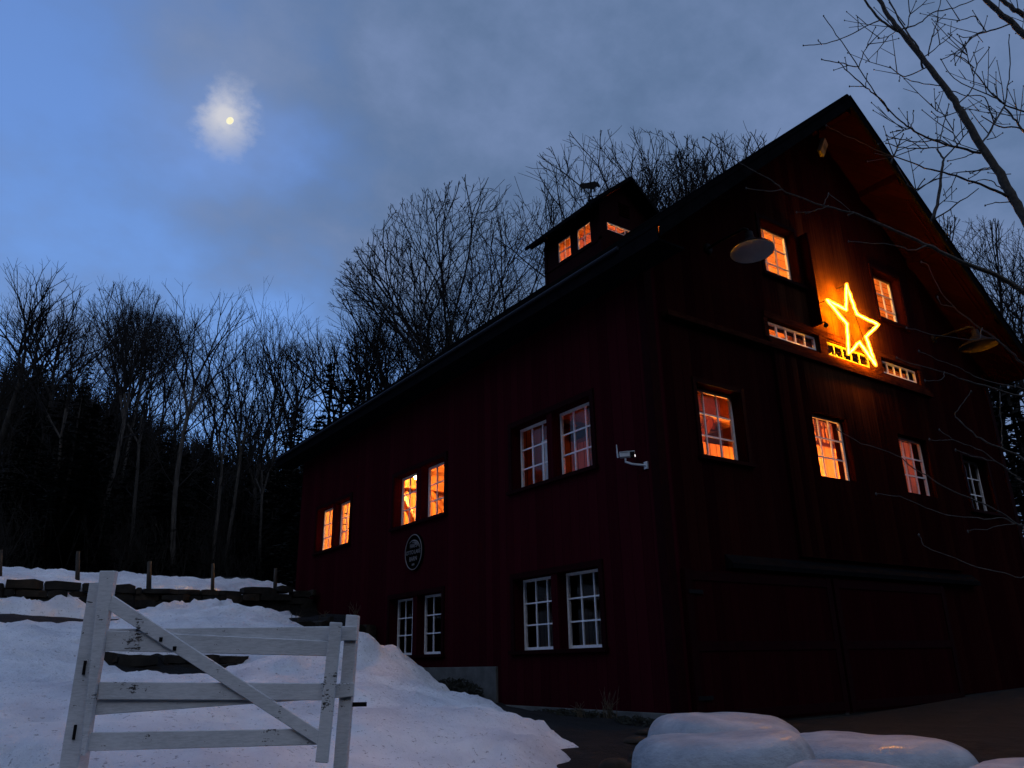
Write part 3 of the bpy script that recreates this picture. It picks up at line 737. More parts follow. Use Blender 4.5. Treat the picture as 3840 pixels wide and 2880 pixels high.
piece('screen_partition', M['wood'], (1.05, 9.0, 2.85, 2.92, 4.003, 6.25), (7.05, 7.1, .3, 2.84, 4.003, 6.6), (1.95, 2.0, 1.45, 2.84, 4.003, 6.39), (9.2, 12.1, 3.4, 3.46, 4.003, 6.9), (.3, 12.1, 5.6, 5.66, 4.003, 6.97), (9.14, 9.2, .3, 3.46, 4.003, 7.17), (5.2, 9.2, .80, .86, 7.253, 8.4), (3.2, 5.19, .95, 1.0, 7.253, 8.3), (5.2, 9.2, .29, .86, 8.41, 8.46))  # inner screens added to block bulb light and dim chosen windows
mb = MB(); mb.beam((.7, 8.9, 4.3), (.7, 10.6, 6.1), .1, .18); mb.build('stair_stringer', M['wood'], barn)
mb = MB(); mb.beam((1.6, 7.0, 5.5), (.5, 7.7, 6.5), .1, .14); mb.build('brace', M['wood'], barn)
mb = MB(); mb.beam((2.2,1.4,5.2), (3.4,1.4,6.6), .1, .16); mb.build('brace', M['wood'], barn)
mb = MB(); mb.box(.34, .36, 2.99, 3.58, 4.9, 5.86); mb.build('curtain', M['curtain'], barn)
mb = MB(); mb.box(4.6, 9.6, .9, .98, 4.5, 5.02); mb.build('sideboard', M['beam'], barn)
def bulb(p, m, r=.075):
    mb = MB(); mb.lathe([(.001,-r),(r*.6,-r*.8),(r,-r*.1),(r*.85,r*.5),(r*.4,r*1.05),(r*.36,r*1.5),(.001,r*1.5)], p, 12)
    b = mb.build('light_bulb', m, barn, None, True)
bulb((3.3, 14.3, 6.35), M['bulb_bright']); bulb((1.0, 10.2, 6.5), M['bulb_hot']); bulb((4.6, 9.4, 6.3), M['bulb'])
bulb((7.2, 5.4, 6.3), M['bulb_low']); bulb((4.2, 4.9, 6.2), M['bulb_low']); bulb((3.2, 2.1, 5.1), M['bulb_mid']); bulb((6.3, 2.2, 5.6), M['bulb_warm']); bulb((8.3, 2.3, 6.2), M['bulb_dim'])
bulb((4.2, 2.6, 10.3), M['bulb_bright']); bulb((8.4, 3.4, 9.6), M['bulb']); bulb((6.2, 9, 9.5), M['bulb_dim'])
bulb((6.6, 8.6, 13.9), M['bulb_dim']); bulb((6.2, 7.3, 14.0), M['bulb_dim'])

# ------------------------------------------------------------------ things fixed to the barn
# star of rope light
SY_ = -.25
star_pts = [(5.92,9.28),(6.13,8.62),(6.94,8.56),(6.33,8.13),(6.51,7.5),(6.03,7.94),(5.53,7.56),(5.67,8.28),(5.06,8.69),(5.73,8.63)]
star_pts = [(-9.124+(x+9.124)*1.0118, 1.6+(z-1.6)*1.0118) for x, z in star_pts]
st = empty('star_light', (5.98, 0, 8.4), 'glowing five pointed star of rope light on the barn gable', 'star light')
mb = MB(); ring = []
for i in range(10):
    a = Vector((star_pts[i][0], SY_, star_pts[i][1])); b = Vector((star_pts[(i+1) % 10][0], SY_, star_pts[(i+1) % 10][1]))
    for k in range(9):
        p = a.lerp(b, k/9); ring.append(p+Vector((R.uniform(-.007,.007), R.uniform(-.006,.006), R.uniform(-.007,.007))))
mb.tube(ring, [.0125+.006*(i % 2) for i in range(len(ring))], 8, closed=True)
rp_ = mb.build('rope', M['rope'], st, None, True)
mb = MB(); mb.tube(ring, [.046+.008*(i % 3 == 0) for i in range(len(ring))], 10, closed=True)
mb.build('glow_sleeve', M['glow_sleeve'], rp_, None, True)
mb = MB()
cen = Vector((5.98, SY_+.06, 8.4))
for i in range(0, 10, 2):
    for j in (4,):
        a = star_pts[i]; b = star_pts[(i+j) % 10]
        mb.tube([(a[0], SY_+.05, a[1]), (b[0], SY_+.05, b[1])], .009, 5)
mb.build('star_frame', M['black_metal'], st)
mb = MB()
for i in (0, 2, 8):
    a = star_pts[i]; mb.tube([(a[0], SY_+.05, a[1]), (a[0], -.003, a[1])], .01, 5)
mb.build('bracket', M['black_metal'], st)

# gooseneck lamps
def lamp(c, nrm, rad, base, label):
    t = empty('barn_lamp', base, label, 'lamp', 'gooseneck lamps on the barn gable')
    c = Vector(c); q = Vector((0,0,1)).rotation_difference(-Vector(nrm).normalized()).to_matrix()
    mb = MB(); mb.lathe([(rad,0),(rad*.995,.03),(rad*.86,.07),(rad*.55,.14),(rad*.30,.24),(rad*.2,.30),(rad*.17,.42),(.001,.43)], c, 40, 0, q)
    mb.build('lamp_shade', M['black_metal'], t, None, True)
    mb = MB(); mb.lathe([(rad*.985,.006),(rad*.84,.05),(rad*.5,.085),(rad*.15,.10),(.001,.10)], c, 40, 0, q)
    mb.build('shade_lining', M['lampshade' if rad < .42 else 'flood'], t, None, True)
    top = c+q@Vector((0,0,.43)); b = Vector(base)
    mb = MB(); mb.tube([top, top+Vector((0,.03,.07)), top+Vector((0,.10,.12)), Vector((b.x, -.25, top.z+.12)), Vector((b.x, -.004, top.z+.10))], .028, 8)
    mb.lathe([(.11,0),(.11,.03),(.001,.031)], (b.x, b.y, top.z+.10), 14, 0, Matrix.Rotation(PI/2, 3, 'X'))
    mb.build('lamp_arm', M['black_metal'], t, None, True)
lamp((1.82,-1.0,8.56), (-.05,-.07,-1), .395, (1.82,-.004,9.4), 'round shaded gooseneck lamp in front of the left loft window')
lamp((10.1,-1.0,8.50), (.02,-.02,-1), .44, (10.1,-.004,9.3), 'round shaded gooseneck lamp at the far right end of the gable')
# flood light under the ridge
fl = empty('flood_light', (6.05,-.30,12.95), 'small white square flood light high under the barn ridge', 'flood light')
a = Vector((.35,-.85,-.42)).normalized(); sx_ = a.cross(Vector((0,0,1))).normalized(); sz_ = sx_.cross(a)
mb = MB(); mb.obox((6.05,-.30,12.95), sx_, a, sz_, .16, .05, .17); bevel(mb.build('housing', M['flood'], fl), .015)
mb = MB(); mb.obox(Vector((6.05,-.30,12.95))+a*.056, sx_, a, sz_, .12, .004, .045); mb.build('lens', M['gutter'], fl)
mb = MB(); mb.tube([Vector((6.05,-.30,12.95))-a*.05, Vector((6.1,-.2,13.3)), Vector((6.2,-.2,13.6))], .02, 6); mb.build('bracket', M['black_metal'], fl)
# security camera on the long wall
sc = empty('security_camera', (0,.30,4.58), 'white security camera with aerial on the long wall near the corner', 'camera')
pA = Vector((-.30,.62,4.82)); pB = Vector((-.08,.40,4.83)); dv = (pB-pA).normalized(); sv = dv.cross(Vector((0,0,1))).normalized(); uv = sv.cross(dv)
mb = MB(); mb.obox(pA.lerp(pB,.42), dv, sv, uv, .115, .045, .04); bevel(mb.build('camera_body', M['camwhite'], sc), .014, 3)
mb = MB(); mb.obox(pA.lerp(pB,.46)+uv*.048, dv, sv, uv, .13, .055, .006); mb.build('sun_hood', M['camwhite'], sc)
rq = Vector((0,0,1)).rotation_difference(dv).to_matrix()
mb = MB(); mb.lathe([(.001,.135),(.05,.13),(.055,.10),(.055,.06)], pA.lerp(pB,.42), 16, 0, rq); mb.build('camera_lens', M['black_metal'], sc, None, True)
mb = MB()
for k in (-1, 1): mb.lathe([(.001,.012),(.014,.008),(.018,0),(.001,-.003)], pA.lerp(pB,.42)+dv*.136-uv*.022+sv*.024*k, 10, 0, rq)
mb.build('infrared_led', M['led'], sc)
mb = MB(); mb.tube([pA+Vector((0,.02,-.03)), pA+Vector((0,.03,.06)), pA+Vector((0,.035,.20))], [.016,.013,.007], 8); mb.build('aerial', M['camwhite'], sc)
mb = MB(); mid = pA.lerp(pB,.35)-uv*.045
mb.tube([mid, mid-Vector((0,0,.07)), Vector((-.17,.44,4.655)), Vector((-.02,.28,4.62))], .018, 8); mb.box(-.03,-.003,.24,.32,4.56,4.68)
mb.build('wall_bracket', M['camwhite'], sc)
# round name sign
sg = empty('round_sign', (0, 8.30, 4.15), 'round black sign with silver rim and lettering below the middle windows', 'sign')
rx90 = Matrix.Rotation(-PI/2, 3, 'Y')
mb = MB(); mb.lathe([(.001,.06),(.44,.06),(.44,.0)], (0,8.3,4.15), 48, 0, rx90); mb.build('board', M['signblack'], sg)
mb = MB(); mb.tube([(-.062, 8.3+.415*math.cos(2*PI*k/64), 4.15+.415*math.sin(2*PI*k/64)) for k in range(64)], .013, 6, closed=True); mb.build('rim', M['silver'], sg)
def text(s, y, z, size, parent, name='lettering', mat_=None, xo=-.066):
    cu = bpy.data.curves.new('txt', 'FONT'); cu.body = s; cu.size = size; cu.align_x = 'CENTER'; cu.align_y = 'CENTER'; cu.extrude = .003
    o = bpy.data.objects.new('txt', cu); col.objects.link(o)
    bpy.context.view_layer.update()
    me = bpy.data.meshes.new_from_object(o.evaluated_get(bpy.context.evaluated_depsgraph_get())); bpy.data.objects.remove(o)
    rl = parent.location
    for v in me.vertices:
        x, yy, zz = v.co; v.co = (xo-zz-rl.x, y-x-rl.y, z+yy-rl.z)
    me.materials.clear(); me.materials.append(mat_ or M['silver'])
    q = bpy.data.objects.new(name, me); col.objects.link(q); q.parent = parent
text('HAPS', 8.30, 4.30, .15, sg); text('OTTO LAKE', 8.30, 4.145, .135, sg); text('BARN', 8.30, 3.985, .15, sg); text('1890', 8.30, 3.85, .07, sg)
mb = MB()
for r0, a0, a1 in ((.35, 55, 165), (.30, 80, 150)):
    mb.tube([(-.068, 8.3-r0*math.cos(math.radians(t)), 4.13+r0*.85*math.sin(math.radians(t))) for t in np.linspace(180-a1+0, 180-a0, 14)], [.006+.012*math.sin(PI*k/13) for k in range(14)], 5)
mb.build('emblem', M['silver'], sg)
# weather vane
wv = empty('weather_vane', (RX, 8.2, 15.95), 'dark weather vane with a bull figure on the cupola ridge', 'weather vane')
mb = MB(); mb.tube([(RX,8.2,15.9),(RX,8.2,16.62)], .018, 6); mb.lathe([(.001,-.06),(.06,0),(.001,.06)], (RX,8.2,16.12), 10); mb.build('rod', M['black_metal'], wv)
mb = MB()
for a in (0, PI/2): 
    d = Vector((math.cos(a+.5), math.sin(a+.5), 0))*.36
    mb.tube([Vector((RX,8.2,16.25))-d, Vector((RX,8.2,16.25))+d], .012, 5)
mb.build('direction_arms', M['black_metal'], wv)
bull = [(-.36,.30),(-.37,.12),(-.355,.08),(-.33,.22),(-.30,.20),(-.31,.0),(-.26,.0),(-.24,.16),(-.20,.17),(-.22,.01),(-.17,.01),(-.13,.17),(.08,.15),(.08,0),(.13,0),(.14,.14),(.19,.13),(.18,-.0),(.23,-.0),(.24,.17),(.28,.24),(.34,.24),(.42,.20),(.46,.23),(.45,.29),(.40,.36),(.37,.42),(.33,.40),(.27,.44),(.12,.41),(-.1,.37),(-.28,.37)]
vd = Vector((math.cos(-.6), math.sin(-.6), 0)); vn = Vector((-vd.y, vd.x, 0))
mb = MB(); n = len(bull)
tri = mgeo.tessellate_polygon([[Vector((u, z, 0)) for u, z in bull]])
for s in (-.025, .025): mb.add([Vector((RX,8.2,16.45))+vd*u*.85+Vector((0,0,z*.95))+vn*s for u, z in bull], tri)
fr_ = [Vector((RX,8.2,16.45))+vd*u*.85+Vector((0,0,z*.95)) for u, z in bull]
for i in range(n):
    a, b = fr_[i], fr_[(i+1) % n]; mb.add([a-vn*.025, b-vn*.025, b+vn*.025, a+vn*.025], [(0,1,2,3)])
mb.build('bull_figure', M['black_metal'], wv)
# ------------------------------------------------------------------ gate
def gp(lat, z, d=5.6): return CAM+LH*lat+FH*d+Vector((0,0,z-CAM.z))
gate = empty('farm_gate', gp(-2.05, .95), 'worn white five board farm gate with a diagonal brace', 'gate')
def board(parent, name, q, d, t=.024):
    """q: four (lat,z) corners in order; d: depth of the face nearest the camera"""
    mb = MB(); mb.hexa([gp(a, b, d) for a, b in q], [gp(a, b, d+t) for a, b in q])
    return bevel(mb.build(name, M['gate'], parent), .004, 1)
board(gate, 'stile', [(-2.897,2.254),(-2.787,2.252),(-2.812,1.08),(-2.842,1.085)], 5.56, .05)
board(gate, 'stile', [(-1.272,1.880),(-1.190,1.875),(-1.236,1.010),(-1.316,1.016)], 5.555, .03)
board(gate, 'rail', [(-2.800,1.857),(-1.270,1.758),(-1.265,1.660),(-2.795,1.724)], 5.59)
board(gate, 'rail', [(-2.800,1.868),(-1.100,1.853),(-1.095,1.757),(-2.790,1.775)], 5.617)
board(gate, 'rail', [(-2.805,1.528),(-1.275,1.490),(-1.272,1.383),(-2.795,1.418)], 5.59)
board(gate, 'rail', [(-2.818,1.420),(-1.100,1.490),(-1.100,1.402),(-2.812,1.322)], 5.617)
board(gate, 'rail', [(-2.830,1.218),(-1.292,1.214),(-1.288,1.116),(-2.820,1.106)], 5.59)
board(gate, 'brace', [(-2.785,2.088),(-1.300,1.200),(-1.302,1.112),(-2.803,1.992)], 5.564, .022)
gpst = empty('gate_post', gp(-2.93, .7), 'thick white post at the hinge side of the gate', 'post')
board(gpst, 'post', [(-2.985,2.182),(-2.875,2.182),(-2.865,.6),(-3.0,.6)], 5.615, .13)
mb = MB()
for z in (1.62, 1.22): mb.obox(gp(-2.925, z, 5.61), LH, FH, (0,0,1), .008, .006, .045)
mb.build('peel_mark', M['black_metal'], gpst)  # small plates added to stand for dark peeled paint on the post
lpst = empty('gate_post', gp(-1.15, .7), 'thin white latch post at the open end of the gate', 'post')
board(lpst, 'post', [(-1.182,1.932),(-1.099,1.924),(-1.148,.6),(-1.232,.6)], 5.645, .08)
mb = MB(); mb.obox(gp(-1.085, 1.35, 5.70), LH, FH, (0,0,1), .06, .006, .014); mb.build('latch', M['black_metal'], lpst)
mb = MB()
for (a, z) in ((-2.41,1.79),(-2.31,1.73)): mb.obox(gp(a, z, 5.562), LH, FH, (0,0,1), .011, .004, .014)
mb.build('bolt', M['black_metal'], gate)

# ------------------------------------------------------------------ wrapped bales
def bale(c, r, h, rz, label, seed, sx=1., tilt=(0,0)):
    rr = random.Random(seed)
    mb = MB(); seg, rows = 48, 22; vs = []; fs = []
    for i in range(rows+1):
        t = i/rows
        for k in range(seg):
            a = 2*PI*k/seg
            # superellipse pillow, slumped at the base
            ph = (t-.5)*PI; cr = math.copysign(abs(math.cos(ph))**.36, math.cos(ph)); sz = math.copysign(abs(math.sin(ph))**.62, math.sin(ph))
            n = mnoise.fractal((cr*math.cos(a)*1.1+seed, cr*math.sin(a)*1.1, t*1.6), .9, 2., 3)
            n2 = mnoise.noise((cr*math.cos(a)*4+seed, cr*math.sin(a)*4, t*1.3))
            q = r*cr*(1+.035*n+.012*n2)*(1+.05*(1-t))
            x = q*math.cos(a)*sx; y = q*math.sin(a)
            z = h/2+h/2*sz+.02*n*(sz > 0)
            sag = .025*math.sin(2*a+seed)*max(0, sz)*cr
            vs.append(Vector((x, y, z+sag)))
    for i in range(rows):
        for k in range(seg): fs.append((i*seg+k, i*seg+(k+1) % seg, (i+1)*seg+(k+1) % seg, (i+1)*seg+k))
    vs = [Matrix.Rotation(rz, 3, 'Z') @ Matrix.Rotation(tilt[0], 3, 'X') @ Matrix.Rotation(tilt[1], 3, 'Y') @ v for v in vs]
    mb.add([v+Vector(c) for v in vs], fs)
    o = mb.build('hay_bale', M['bale'], None, c, True)
    tag(o, label, 'hay bale', 'white wrapped hay bales in front of the barn')
def bz(lat, d): return CAM+LH*lat+FH*d
for (lat, d, r, top, label, seed, sx, tl) in (
    (1.755, 7.45, .66, 1.125, 'wrapped white hay bale lying between the barn doors and the leftmost bale', 1, 1.0, (.03,.05)),
    (1.515, 6.35, .66, 1.075, 'wrapped white hay bale, leftmost of the front row', 2, 1.0, (-.03,-.05)),
    (2.78, 6.85, .735, .985, 'wide wrapped white hay bale in the middle of the bottom right', 3, 1.0, (0.0,.04)),
    (2.03, 5.2, .55, .965, 'wrapped white hay bale, nearest of the pile and mostly below the frame', 4, 1., (0,0)),
    (3.35, 5.3, .70, .92, 'wrapped white hay bale cut off at the bottom right corner', 5, 1., (.02,.03))):
    p = bz(lat, d); g = gz(p.x, p.y)-.03
    bale((p.x, p.y, g), r, top-g, LH.angle(Vector((1,0,0)))*-1, label, seed, sx, tl)

# ------------------------------------------------------------------ stone walls, fence posts, clutter by the barn
def stone_wall(name, pts, hgt, thick, label, seed, m, lean=0., size=(.3,1.0), course=.2):
    rr = random.Random(seed); t = empty(name, (pts[0][0], pts[0][1], gz(*pts[0])-.1), label, 'stone wall')
    mb = MB()
    for (x0, y0), (x1, y1) in zip(pts[:-1], pts[1:]):
        Lx = math.hypot(x1-x0, y1-y0); dx, dy = (x1-x0)/Lx, (y1-y0)/Lx
        nx, ny = dy, -dx
        z = 0
        while z < hgt:
            s = -rr.uniform(0,.3); ch = course*rr.uniform(.8,1.3)
            while s < Lx:
                w = rr.uniform(*size)
                a = max(s, 0); b = min(s+w, Lx)
                if b-a > .08:
                    cx_ = x0+dx*(a+b)/2; cy_ = y0+dy*(a+b)/2
                    base = base_fn(cx_, cy_)
                    if z+ch*.5 < hgt+rr.uniform(-.05,.04):
                        j = rr.uniform(-.09,.09)
                        c = Vector((cx_+nx*(j-lean*z), cy_+ny*(j-lean*z), base+z+ch/2))
                        hx, hy, hz = (b-a)/2-.008, thick/2+rr.uniform(-.03,.05), ch/2-.005
                        # irregular rock: jittered 3x2x2 box
                        vs = []
                        for iz in (-1, 1):
                            for iy in (-1, 1):
                                for ix in (-1, -.5, .5, 1):
                                    k = .88 if abs(ix) == 1 else 1
                                    v = Vector((ix*hx*rr.uniform(.93,1.), iy*hy*k*rr.uniform(.9,1.05), iz*hz*(.85 if abs(ix) == 1 else 1)*rr.uniform(.7,1.15)))
                                    vs.append(c+Vector((dx,dy,0))*v.x+Vector((nx,ny,0))*v.y+Vector((0,0,1))*v.z)
                        f = []
                        for i in range(3):
                            f += [(i,i+1,9+i,8+i)[::1], (4+i,12+i,13+i,5+i), (i,4+i,5+i,1+i), (8+i,9+i,13+i,12+i)]
                        f += [(0,8,12,4),(3,7,15,11)]
                        mb.add(vs, f, 0 if rr.random() < .7 else 1)
                s += w
            z += ch*.96
    mb.build('stones', [M['stone'], M['stone_brown']], t)
    return t
base_fn = lambda x, y: gz(x, min(y, 14.2))-.12
stone_wall('stone_wall', [(-17,15.2),(-12,15.1),(-8,15.0),(-5,14.9),(-2.2,14.75),(-.1,14.6)], 1.0, .5, 'long low dark stone wall below the snowy field', 3, 0)
base_fn = lambda x, y: gz(x, y-.75)-.12
stone_wall('stone_wall', [(-7.15,5.1),(-6.2,5.02),(-4.85,5.15)], .50, .4, 'short dark stone retaining wall showing between the gate rails', 4, 0, 0, (.3,.7), .14)
base_fn = lambda x, y: 1.35
stone_wall('stone_wall', [(-2.55,10.15),(-1.4,10.25),(-.06,10.3)], 1.32, .5, 'dark stepped stone retaining wall against the long wall of the barn', 5, 0, .08, (.4,.9), .24)

for k, (x, y, z1, lx) in enumerate(((-8.07,15.65,4.60,-.13),(-6.30,15.55,4.66,-.13),(-4.55,15.34,4.46,-.09),(-2.89,15.1,4.46,-.08),(-1.16,14.85,4.38,-.05))):
    z0 = gz(x, y)-.1; mb = MB(); r0 = .052+.008*(k % 3)
    mb.tube([(x,y,z0),(x+lx*.5,y+.01,(z0+z1)/2),(x+lx,y,z1)], [r0,r0*.96,r0*.85], 9)
    lb = ['weathered fence post at the far left end of the stone wall', 'tall weathered fence post just left of the gate hinge post, on the wall', 'weathered fence post on the wall behind the diagonal brace', 'weathered fence post on the wall above the gate middle', 'weathered fence post nearest the far corner of the barn'][k]
    tag(mb.build('fence_post', M['post'], None, (x,y,z0), True), lb, 'fence post', 'fence posts along the stone wall')

# leafy clumps
def leaf_blob(mb, c, rx, ry, rz_, n, size, seed, up=0.):
    rr = random.Random(seed); c = Vector(c)
    for _ in range(n):
        v = Vector((rr.gauss(0,1), rr.gauss(0,1), rr.gauss(0,1))).normalized()*rr.uniform(.45,1)**.6
        p = c+Vector((v.x*rx, v.y*ry, v.z*rz_))
        a = Vector((rr.uniform(-1,1), rr.uniform(-1,1), rr.uniform(-1,1)+up)).normalized(); b = a.orthogonal().normalized()
        s = size*rr.uniform(.5,1.3)
        mb.add([p-a*s, p+b*s*.35, p+a*s, p-b*s*.35], [(0,1,2,3)])
mb = MB(); leaf_blob(mb, (-.62,5.5,1.0), .42, 1.0, .32, 2600, .055, 3); 
sh = tag(mb.build('low_shrub', M['shrub'], None, (-.62,5.5,.8)), 'low dark shrub against the pale concrete foundation', 'shrub')
mb = MB(); leaf_blob(mb, (-.30,2.1,.72), .26, 1.3, .12, 1300, .05, 8); leaf_blob(mb, (-.45,.5,.70), .3, .5, .1, 500, .05, 9)
tag(mb.build('ground_cover', M['shrub'], None, (-.3,2.1,.7)), kind='stuff', label='dark matted plants along the foot of the barn', cat='ground cover')
def grass(x, y, z, n, h, seed, label, name='dead_weeds'):
    rr = random.Random(seed); mb = MB()
    for _ in range(n):
        a = rr.uniform(0,2*PI); r = rr.uniform(0,.12); hh = h*rr.uniform(.5,1.1); b = Vector((x+r*math.cos(a), y+r*math.sin(a), z)); d = Vector((rr.uniform(-.3,.3), rr.uniform(-.3,.3), 1))
        mb.tube([b, b+d*hh*.5+Vector((0,0,0)), b+d*hh+Vector((rr.uniform(-.12,.12), rr.uniform(-.12,.12), -.05))], [.006,.005,.003], 3, cap=False)
    tag(mb.build(name, M['deadgrass'], None, (x,y,z)), label, 'weeds', 'dead weeds beside the barn')
for (x, y, z, n, h, lb) in ((-.5,10.6,2.62,16,.55,'tallest dead weeds on the stone retaining wall, right of its top'), (-1.3,10.7,2.62,14,.34,'short dead weeds in the middle of the retaining wall top'), (-2.0,10.6,2.58,12,.34,'short dead weeds at the left of the retaining wall top'),
    (-.42,1.1,.72,26,.5,'spiky dead weeds by the foundation near the bales'), (-.55,1.6,.74,18,.3,'low dead weeds left of the spiky clump'), (-1.05,15.0,3.5,16,.4,'dead weeds on the wall by the barn far corner')):
    grass(x, y, z, n, h, int(x*100+y*10), lb)
# stones and clods in the bare soil
rr = random.Random(5); 
def rock(x, y, r, label, m):
    mb = MB(); seg, rows = 10, 7; vs = []; fs = []
    for i in range(rows+1):
        for k in range(seg):
            th = PI*i/rows; ph = 2*PI*k/seg; v = Vector((math.sin(th)*math.cos(ph), math.sin(th)*math.sin(ph), math.cos(th)))
            n = 1+.35*mnoise.noise(v*1.7+Vector((x*3, y*3, 0))); vs.append(Vector((x, y, gz(x, y)+r*.12))+Vector((v.x*r*1.3*n, v.y*r*n, v.z*r*.55*n)))
    for i in range(rows):
        for k in range(seg): fs.append((i*seg+k, (i+1)*seg+k, (i+1)*seg+(k+1) % seg, i*seg+(k+1) % seg))
    mb.add(vs, fs); tag(mb.build('rock', m, None, (x,y,gz(x,y)), True), label, 'rock', 'rocks in the bare soil by the barn')
for (x, y, r, lb) in ((-3.35,-2.3,.15,'rounded brown rock at the tip of the snow patch'), (-2.6,-1.9,.13,'brown rock between the snow tip and the bales'), (-2.0,-1.2,.15,'flat brown rock in the soil path'), (-1.2,-.5,.11,'small rock close to the barn corner')):
    rock(x, y, r, lb, M['stone_brown'])

# ------------------------------------------------------------------ trees
def fork_tree(seed, H, r0, trunk_frac, ang, levels=6, stems=1, kmean=2.28, ratio=.82, minr=.009, env=None):
    """decurrent winter tree: limbs fork again and again, fine twigs on the outside of a rounded crown"""
    rr = random.Random(seed); trunk = []; limbs = []
    def path(p, d, ln, n, wob, trop, ra, rb):
        pts = [p.copy()]; rad = [ra]; d = d.normalized(); st = ln/n
        for i in range(n):
            d = (d+Vector((rr.gauss(0,wob), rr.gauss(0,wob), rr.gauss(0,wob)*.6+trop))).normalized()
            p = p+d*st; pts.append(p.copy()); rad.append(ra+(rb-ra)*(i+1)/n)
        return pts, rad, d
    def rot(d, a, az):
        s = d.orthogonal().normalized(); s = Matrix.Rotation(az, 3, d) @ s
        return (d*math.cos(a)+s*math.sin(a)).normalized()
    def inside(q):
        return 0. if env is None else math.sqrt((q.x/(env[0]*H))**2+(q.y/(env[0]*H))**2+((q.z-env[1]*H)/(env[2]*H))**2)
    def go(p, d, ln, r, lev):
        f0 = inside(p)
        if f0 > 1.03: return
        if env is not None:      # shorten what would poke out of the rounded crown
            k = 0
            while inside(p+d*ln) > rr.uniform(.96,1.06) and k < 4: ln *= .72; k += 1
        last = lev >= levels
        rb = max(minr*.6, r*(.5 if last else .85))
        n = 5 if lev < 3 else 3
        pts, rad, d2 = path(p, d, ln, n, .07, .035, r, rb)
        limbs.append((pts, rad, 6 if lev < 2 else 4 if lev < 4 else 3))
        # laterals
        for _ in range(1 if lev < levels-2 else (1 if rr.random() < .6 else 0)):
            t = rr.uniform(.3,.9); i = min(int(t*n), n-1); q = pts[i].lerp(pts[i+1], t*n-i)
            l2 = lev+2+(lev < 2)
            if l2 <= levels: go(q, rot(d2, math.radians(rr.uniform(35,60)), rr.uniform(0,2*PI)), ln*rr.uniform(.45,.7), max(minr, r*.42), l2)
            else: limbs.append((path(q, rot(d2, math.radians(rr.uniform(30,55)), rr.uniform(0,2*PI)), ln*rr.uniform(.4,.7), 2, .08, .05, minr, minr*.6)[0], [minr, minr*.8, minr*.6], 3))
        if last: return
        k = 3 if rr.random() < kmean-2 else 2
        az = rr.uniform(0, 2*PI)
        for j in range(k):
            a = math.radians(rr.uniform(*ang))*(1.0 if j or k == 3 else .55)
            go(pts[-1], rot(d2, a, az+2*PI*j/k+rr.uniform(-.5,.5)), ln*ratio*rr.uniform(.82,1.18), max(minr, rb*rr.uniform(.74,.90)), lev+1)
    for s in range(stems):
        lean = Vector((rr.gauss(0,.03), rr.gauss(0,.03), 1)) if stems == 1 else Vector((math.cos(2.2*s+seed)*rr.uniform(.12,.22), math.sin(2.2*s+seed)*rr.uniform(.12,.22), 1))
        L0 = H*trunk_frac*rr.uniform(.9,1.1)
        tp, tr, d = path(Vector((.12*s, -.1*s, -.3)), lean, L0+.3, 9, .025, .02, r0*(1 if stems == 1 else .75), r0*(.72 if stems == 1 else .55))
        trunk.append((tp, tr, 9))
        first = H*(1-trunk_frac)*.235
        for j in range(3 if stems == 1 else 2):
            go(tp[-1], rot(d, math.radians(rr.uniform(*ang))*(.4 if j == 0 else 1), 2.1*j+rr.uniform(0,1)), first*rr.uniform(.9,1.15), r0*(.6 if stems == 1 else .42), 1)
        for _ in range(4):   # low side limbs
            t = rr.uniform(.55,.95); i = min(int(t*9), 8)
            go(tp[i], rot(d, math.radians(rr.uniform(40,62)), rr.uniform(0,2*PI)), first*rr.uniform(.6,.9), r0*.3, 3)
    return trunk, limbs
def tree_meshes(seed, *a, pale=False, **kw):
    tk, lb = fork_tree(seed, *a, **kw)
    tk += [l for l in lb if l[2] >= 6]; lb = [l for l in lb if l[2] < 6]
    out = []
    for nm, lst, m in (('trunk', tk, M['bark_pale'] if pale else M['bark']), ('crown', lb, M['twig'])):
        mb = MB()
        for p, r, s in lst: mb.tube(p, r, s, cap=False)
        o = mb.build(nm, m); me = o.data; me.polygons.foreach_set('use_smooth', [True]*len(me.polygons)); bpy.data.objects.remove(o); out.append(me)
    return out
PROTO = {
 'a': tree_meshes(11, 14, .17, .42, (14,30)), 'b': tree_meshes(23, 15, .13, .52, (10,22), pale=True), 'c': tree_meshes(37, 14, .15, .30, (12,27), levels=6, stems=2),
 'd': tree_meshes(41, 16, .20, .30, (15,31), levels=8, kmean=2.35, env=(.27,.62,.38), ratio=.86), 'e': tree_meshes(58, 13, .10, .50, (10,21), pale=True),
 'f': tree_meshes(67, 15, .20, .24, (15,31), levels=8, stems=2, kmean=2.25, env=(.33,.62,.38), ratio=.86), 'g': tree_meshes(73, 14, .16, .40, (14,29))}
PH = {k: max(v.co.z for me in ms for v in me.vertices) for k, ms in PROTO.items()}
def place_tree(kind, x, y, H, label, group=None, rz=None, cat='tree', lean=0., wide=1.):
    z = gz(x, y)
    t = empty('bare_tree', (x, y, z), label, cat, group); s = H/PH[kind]
    t.scale = (s*wide, s*wide, s); t.rotation_euler = (0, lean, R.uniform(0,2*PI) if rz is None else rz)
    for nm, me in zip(('trunk', 'crown'), PROTO[kind]):
        o = bpy.data.objects.new(nm, me); col.objects.link(o); o.parent = t
    return t
def ray_xy(Dx, r):   # ground point seen at photo column Dx (0..2212), at range r from the camera
    a = YAW+math.atan((Dx-1106)/1695*.95); return CAM.x+r*math.sin(a), CAM.y+r*math.cos(a)
